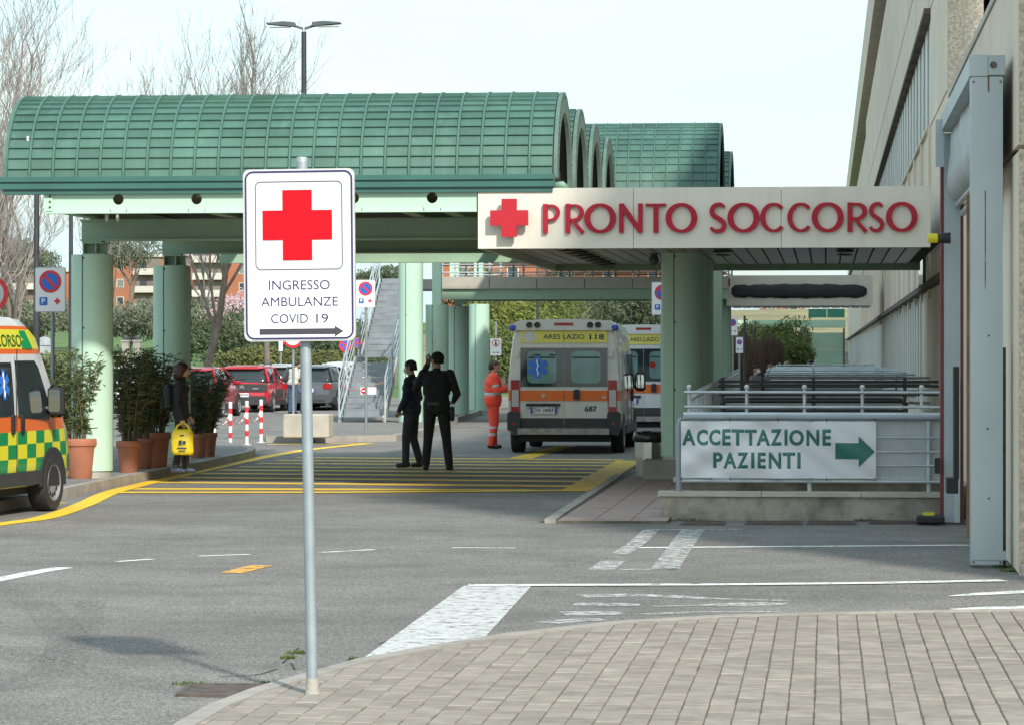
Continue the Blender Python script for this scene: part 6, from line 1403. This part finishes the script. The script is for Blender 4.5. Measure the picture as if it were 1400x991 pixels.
def bare_tree(name, label, base, height, seed, spread=.5, r0=.16, lean=(0,0), group=None, low=.28):
    rg = random.Random(seed); t = thing(name, label, 'tree', base, group=group); trunk = MB(); tw = MB()
    def grow(p, d, L_, r, lev):
        n = 4; pts = [p]; q = p; dd = d.copy(); rr = [r]
        for i in range(n):
            dd = (dd+Vector((rg.gauss(0,.10), rg.gauss(0,.10), .05 if lev else .02))).normalized(); q = q+dd*L_/n; pts.append(q); rr.append(r*(1-(i+1)/n*.45))
        (trunk if lev < 2 else tw).tube(pts, rr, 8 if lev == 0 else 5 if lev < 3 else 3, cap=False)
        if lev >= 5 or L_ < .25: return
        kids = (6, 5, 4, 3, 2)[lev]
        for i in range(kids):
            f = rg.uniform(low if lev == 0 else .2, 1.0); j = min(n-1, int(f*n)); pp = pts[j].lerp(pts[j+1], f*n-j); ax = Vector((rg.gauss(0,1), rg.gauss(0,1), rg.gauss(0,.25))).normalized()
            nd = (dd*(1-spread*.62)+ax*spread*.88+Vector((0,0,.2))).normalized(); grow(pp, nd, L_*rg.uniform(.45,.75), max(.009, rr[j]*rg.uniform(.40,.62)), lev+1)
        grow(q, (dd+Vector((rg.gauss(0,.2), rg.gauss(0,.2), .1))).normalized(), L_*.62, rr[-1], lev+1)
    grow(Vector((0,0,-.2)), Vector((lean[0], lean[1], 1)).normalized(), height*.5, r0, 0)
    trunk.build('trunk', m_bark, t, smooth=True, fix=False); stuff(tw.build('crown', m_twig, t, fix=False)); return t
TB = [(22, 112, 14.2, 11, 'tall bare tree with grey trunk behind the parking sign at the left', .17, .5), (272, 118, 14.4, 23, 'bare tree whose crown rises above the middle of the green vault', .17, .5), (362, 112, 11.5, 31, 'slim leaning bare tree behind the parked cars', .13, .4), (-40, 95, 13.0, 44, 'bare tree with wide crown at the edge of the car park', .15, .5), (150, 140, 12.5, 52, 'small bare tree showing between the two green columns', .12, .55)]
for px, d, h, seed, lab, r0, sp in TB:
    p = PD(px, 500, d); bare_tree('bare_tree', lab, (p.x, p.y, terrain_z(p.x, p.y)), h, seed, sp, r0, (rnd.uniform(-.05,.05), 0), group='bare trees around the car park')
# oleanders in terracotta pots
def oleander(label, px, pyb, w_, h, dark, seed, potc=0):
    rg = random.Random(seed); b = G(px, pyb, KZ); t = thing('potted_oleander', label, 'potted plant', (b.x, b.y+.25, KZ), group='oleanders in terracotta pots'); r = w_/2; ph = r*2.4
    po = MB().lathe([(r*.66, 0), (r*.70, .02), (r*.86, ph*.72), (r*.90, ph*.80), (r*.98, ph*.82), (r, ph*.86), (r*.985, ph*.97), (r*.95, ph), (r*.86, ph), (r*.84, ph*.9)], (0,0,0), 36, cap=True).build('pot', m_terra, t, smooth=40)
    MB().lathe([(r*.72, ph*.28), (r*.745, ph*.29), (r*.75, ph*.32)], (0,0,0), 36, cap=False).build('pot_ring', m_terra, po, smooth=True)
    MB().lathe([(r*.85, ph*.9), (.01, ph*.92)], (0,0,0), 24).build('soil', m_soil, t)
    st_, lf = MB(), MB()
    for k in range(34 if dark else 22):
        a = rg.uniform(0, 6.28); sp = rg.uniform(.08, .42); H_ = h*rg.uniform(.6, 1.0); p0 = Vector((rg.uniform(-.5,.5)*r, rg.uniform(-.5,.5)*r, ph*.9)); p1 = p0+Vector((math.cos(a)*sp*.4, math.sin(a)*sp*.4, H_*.55)); p2 = p0+Vector((math.cos(a)*sp, math.sin(a)*sp, H_))
        pts = [p0, p0.lerp(p1, .5)+Vector((0,0,.02)), p1, p2]; st_.tube(pts, [.011,.010,.008,.004], 4, cap=False)
        for q in range(44 if dark else 38):
            f = rg.uniform(.12, 1.0); base = p0.lerp(p1, f*2) if f < .5 else p1.lerp(p2, f*2-1); az = rg.uniform(0, 6.28); d = Vector((math.cos(az), math.sin(az), rg.uniform(.0, .95))).normalized(); L_ = rg.uniform(.09, .17); sd = d.cross(UP).normalized()*L_*.11; tip = base+d*L_-Vector((0,0,L_*.18)); m_ = base+d*L_*.5+Vector((0,0,.006))
            lf.add([base, m_+sd, tip, m_-sd], [(0,1,2),(0,2,3)])
    st_.build('stems', M('oleander_stem', (.10,.085,.05), .9), t); stuff(lf.build('foliage', m_oled if dark else m_ole, t, fix=False)); return t
oleander('light green loose oleander in a wide terracotta pot in front of the first column', 104, 654.5, .46, 1.3, False, 1)
oleander('small pale oleander in a pot tucked behind the first ambulance side pot', 72, 645, .40, 1.2, False, 2)
oleander('dark oleander in a terracotta pot right of the first column', 171, 646, .38, 1.4, True, 3)
oleander('dark bushy oleander in the middle pot between the two columns', 189, 641, .38, 1.4, True, 4)
oleander('dark oleander in the broad pot beside the person with the yellow bag', 209, 639, .44, 1.3, True, 5)
oleander('dark oleander in a narrow pot just right of the second column', 266, 626, .33, 1.12, True, 6)
oleander('dark oleander in the last pot of the row by the bollards', 280, 624, .33, 1.12, True, 7)
oleander('pale oleander in a pot behind the first column', 85, 629, .40, 1.25, False, 8)

# olive trees, hedges, pines
G1 = 'olive trees on the meadow'
for i, (px, py, d, rx, rz_) in enumerate(((60,436,235,4.5,1.6),(120,434,245,5,1.6),(172,438,230,4.2,1.5),(225,435,240,4.6,1.6),(272,438,225,3.8,1.5),(305,436,245,4.4,1.6),(10,438,220,4.5,1.6))):
    bush('olive_tree', ('grey green olive tree behind the meadow left of the parking sign', 'grey green olive tree hidden mostly by the first green column', 'grey green olive tree between the first column and the oleanders', 'broad grey green olive tree seen between the two columns', 'low grey green olive tree beside the second column', 'grey green olive tree behind the pale tree trunk', 'grey green olive tree above the roof of the chequered ambulance')[i], 'tree', px, py, d, rx, rz_, (.115,.13,.08), 5000, .16, 60+i, group=G1)
for i, (px, py, d, rx, rz_, lab) in enumerate(((345,470,150,3.4,2.0,'dark green hedge shrub behind the red crossover'),(395,468,148,3.6,2.2,'dark green shrub behind the round sign pole'),(440,474,146,3.2,2.0,'dark green shrub above the white parked cars'),(472,470,155,3.0,2.4,'dark green shrub behind the foot of the staircase'),(318,476,140,2.4,1.5,'low dark shrub between the second column and the bare trunk'))):
    bush('hedge_shrub', lab, 'shrub', px, py, d, rx, rz_, (.06,.085,.035), 5000, .11, 80+i, trunk=False, group='hedge behind the car park')
bush('clipped_hedge', 'yellow green clipped hedge along the back of the car park', 'hedge', 390, 493, 132, 3.6, .75, (.12,.13,.035), 7000, .09, 90, trunk=False, ry=.8)
bush('clipped_hedge', 'yellow green clipped hedge beside the first column behind the oleanders', 'hedge', 60, 505, 100, 5, .7, (.12,.13,.045), 4500, .08, 91, trunk=False, ry=.8)
bush('blossom_tree', 'pink blossoming tree in front of the apartment balconies', 'tree', 322, 435, 190, 2.6, 1.7, (.55,.38,.42), 3600, .09, 95)
# stone pines
for i, (px, py, d, rx, rz_, lab) in enumerate(((45,362,330,5.4,2.0,'umbrella pine with dark flat crown left of the first column'),(172,345,330,4.6,2.0,'umbrella pine crown showing just right of the first column capital'),(522,381,260,3.0,1.6,'umbrella pine standing beyond the stair railing'),(8,345,300,3.5,1.7,'umbrella pine at the left above the orange house'))):
    bush('umbrella_pine', lab, 'tree', px, py, d, rx, rz_, (.065,.09,.04), 5000, .16, 100+i, ry=rx)
# trees behind the ambulances
for i, (px, py, d, rx, rz_, col, lab) in enumerate(((655,415,150,2.2,2.0,(.05,.075,.03),'dark conifer beside the walkway column'),(690,432,145,2.4,1.7,(.11,.13,.02),'yellow green tree above the paramedic'),(725,424,165,3.0,2.0,(.085,.11,.02),'yellow green tree behind the dusty ambulance roof'),(775,420,170,3.4,2.1,(.055,.08,.03),'green tree behind the middle of the ambulance roof'),(825,424,190,3.2,1.9,(.06,.075,.045),'grey green tree right of the ambulance beacon'),(873,424,150,2.2,1.7,(.045,.065,.03),'dark green tree above the cleaner ambulance'),(675,475,140,1.8,1.5,(.08,.11,.025),'low green shrub behind the no pedestrians board'))):
    bush('leafy_tree', lab, 'tree', px, py, d, rx, rz_, tuple(c*1.25 for c in col), 4500, .11, 120+i, group='trees behind the ambulances')
for i, (px, py, d, rx, rz_, col, lab) in enumerate(((1070,478,168,1.9,2.0,(.10,.13,.025),'large yellow green bush at the end of the ramp'),(1082,495,160,1.3,1.2,(.08,.115,.02),'round green bush right of the brown bush'),(1030,470,185,2.2,1.6,(.10,.11,.03),'olive coloured bush behind the small parking signs'))):
    bush('leafy_bush', lab, 'shrub', px, py, d, rx, rz_, tuple(c*1.25 for c in col), 9000, .10, 140+i, trunk=False)
for i, (px, py, d, rx, rz_, lab) in enumerate(((1052,487,150,.95,1.15,'round leafless brown bush beside the ramp'),(1010,490,145,1.3,1.4,'leafless brown bush behind the parking sign poles'))):
    rg = random.Random(160+i); c = PD(px, py, d); t = thing('bare_bush', lab, 'shrub', (c.x, c.y, 0)); tw = MB()
    for k in range(700):
        a = rg.uniform(0, 6.28); s = rg.uniform(.2, 1); H_ = c.z+rz_*math.sqrt(max(.02, 1-s*s))*rg.uniform(.7, 1); tw.tube([(math.cos(a)*s*.3*rx, math.sin(a)*s*.3*rx, .0), (math.cos(a)*s*rx*.8, math.sin(a)*s*rx*.8, H_*.55), (math.cos(a)*s*rx, math.sin(a)*s*rx, H_)], [.012,.008,.004], 3, cap=False)
    stuff(tw.build('twigs', M('brown_twig', (.12,.075,.05), .9, var=.2, scale=3), t, fix=False))
# stone chimneys-like posts on the meadow
for px, lab in ((172, 'pale stone gate pillar on the meadow, the one nearer the first column'), (188, 'pale stone gate pillar on the meadow, the one nearer the second column')):
    p = PD(px, 500, 125); zt_ = PY(px, 459, p.y).z; t = thing('gate_pillar', lab, 'pillar', (p.x, p.y, 0), group='gate pillars on the meadow')
    MB().box((-.14,-.14,0),(.14,.14,zt_-.25)).build('shaft', m_traver, t); MB().box((-.18,-.18,zt_-.25),(.18,.18,zt_-.18)).build('cap', m_traver, t); MB().lathe([(.12,zt_-.18),(.14,zt_-.08),(.10,zt_)], (0,0,0), 12).build('lantern', m_steeld, t, smooth=40)

# ---------------------------------------------------------------- apartment houses far behind
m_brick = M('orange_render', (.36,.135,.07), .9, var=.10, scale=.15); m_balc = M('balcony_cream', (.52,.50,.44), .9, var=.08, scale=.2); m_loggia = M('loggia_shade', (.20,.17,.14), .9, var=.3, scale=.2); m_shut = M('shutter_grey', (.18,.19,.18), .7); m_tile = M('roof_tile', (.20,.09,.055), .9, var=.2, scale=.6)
def block(label, px0, px1, top, d, floors, seed, base=None, roof=False, plain=False):
    rg = random.Random(seed); c = PD((px0+px1)/2, top, d); L0, L1 = PY(px0, 450, c.y).x, PY(px1, 450, c.y).x; W = L1-L0; gz = terrain_z(c.x, c.y)-1; Ht = c.z-gz; fh = min(3.1, Ht/floors) if not plain else Ht/floors
    t = thing('apartment_house', label, 'building', ((L0+L1)/2, c.y, gz)); w_ = W/2
    wall = MB().box((-w_, 0, 0), (w_, 11, Ht)).build('wall', m_brick, t)
    nb = max(2, round(W/5.5)); bw_ = W/nb
    for f in range(floors):
        z = Ht-(f+1)*fh
        if z < -.5: break
        for b in range(nb):
            x0 = -w_+b*bw_
            if not plain and (b+seed) % 3 != 2:
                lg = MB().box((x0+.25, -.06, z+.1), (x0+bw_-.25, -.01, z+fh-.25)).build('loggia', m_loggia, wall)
                bal = MB().box((x0+.05, -1.3, z-.02), (x0+bw_-.05, -.07, z+.12)).box((x0+.05, -1.3, z+.121), (x0+bw_-.05, -1.18, z+1.08)).build('balcony', m_balc, t)
                MB().box((x0+.9, -.075, z+.13), (x0+2.1, -.062, z+2.3)).build('french_window', m_shut if rg.random() < .5 else m_glass, lg)
            else:
                wn = MB().box((x0+bw_/2-.65, -.06, z+.9), (x0+bw_/2+.65, -.005, z+2.3)).build('window', m_balc, wall); MB().box((x0+bw_/2-.5, -.075, z+1.02), (x0+bw_/2+.5, -.062, z+2.18)).build('pane', m_shut if rg.random() < .4 else m_glass, wn)
    if roof: MB().loft([[(-w_-.5,-.6,Ht),(w_+.5,-.6,Ht),(w_+.5,11.6,Ht),(-w_-.5,11.6,Ht)], [(-w_+3,5,Ht+2.2),(w_-3,5,Ht+2.2),(w_-3,6,Ht+2.2),(-w_+3,6,Ht+2.2)]]).build('roof', m_tile, t)
    else: MB().box((-w_-.2, -.4, Ht), (w_+.2, 11.2, Ht+.5)).build('parapet', m_balc, t)
    return t
block('orange and cream apartment house with long balconies between the first and second column', 145, 262, 352, 520, 4, 2)
block('orange apartment tower with cream balconies beside the second column', 264, 400, 336, 500, 5, 4)
block('orange apartment house with white bands behind the bare tree at the left', 8, 130, 372, 540, 3, 6)
block('long orange house with white framed windows behind the trees over the paramedic', 600, 735, 358, 330, 3, 8, roof=True, plain=True)
block('orange house with a row of pale windows behind the walkway railing', 740, 985, 372, 360, 3, 11, roof=True, plain=True)
block('small orange house on the slope beyond the glazed link', 1040, 1100, 425, 420, 1, 13, roof=True, plain=True)
tag(MB().box((-.2, 0, 0), (.2, .3, 1)).build('x', m_dark), 'x', 'x') if False else None
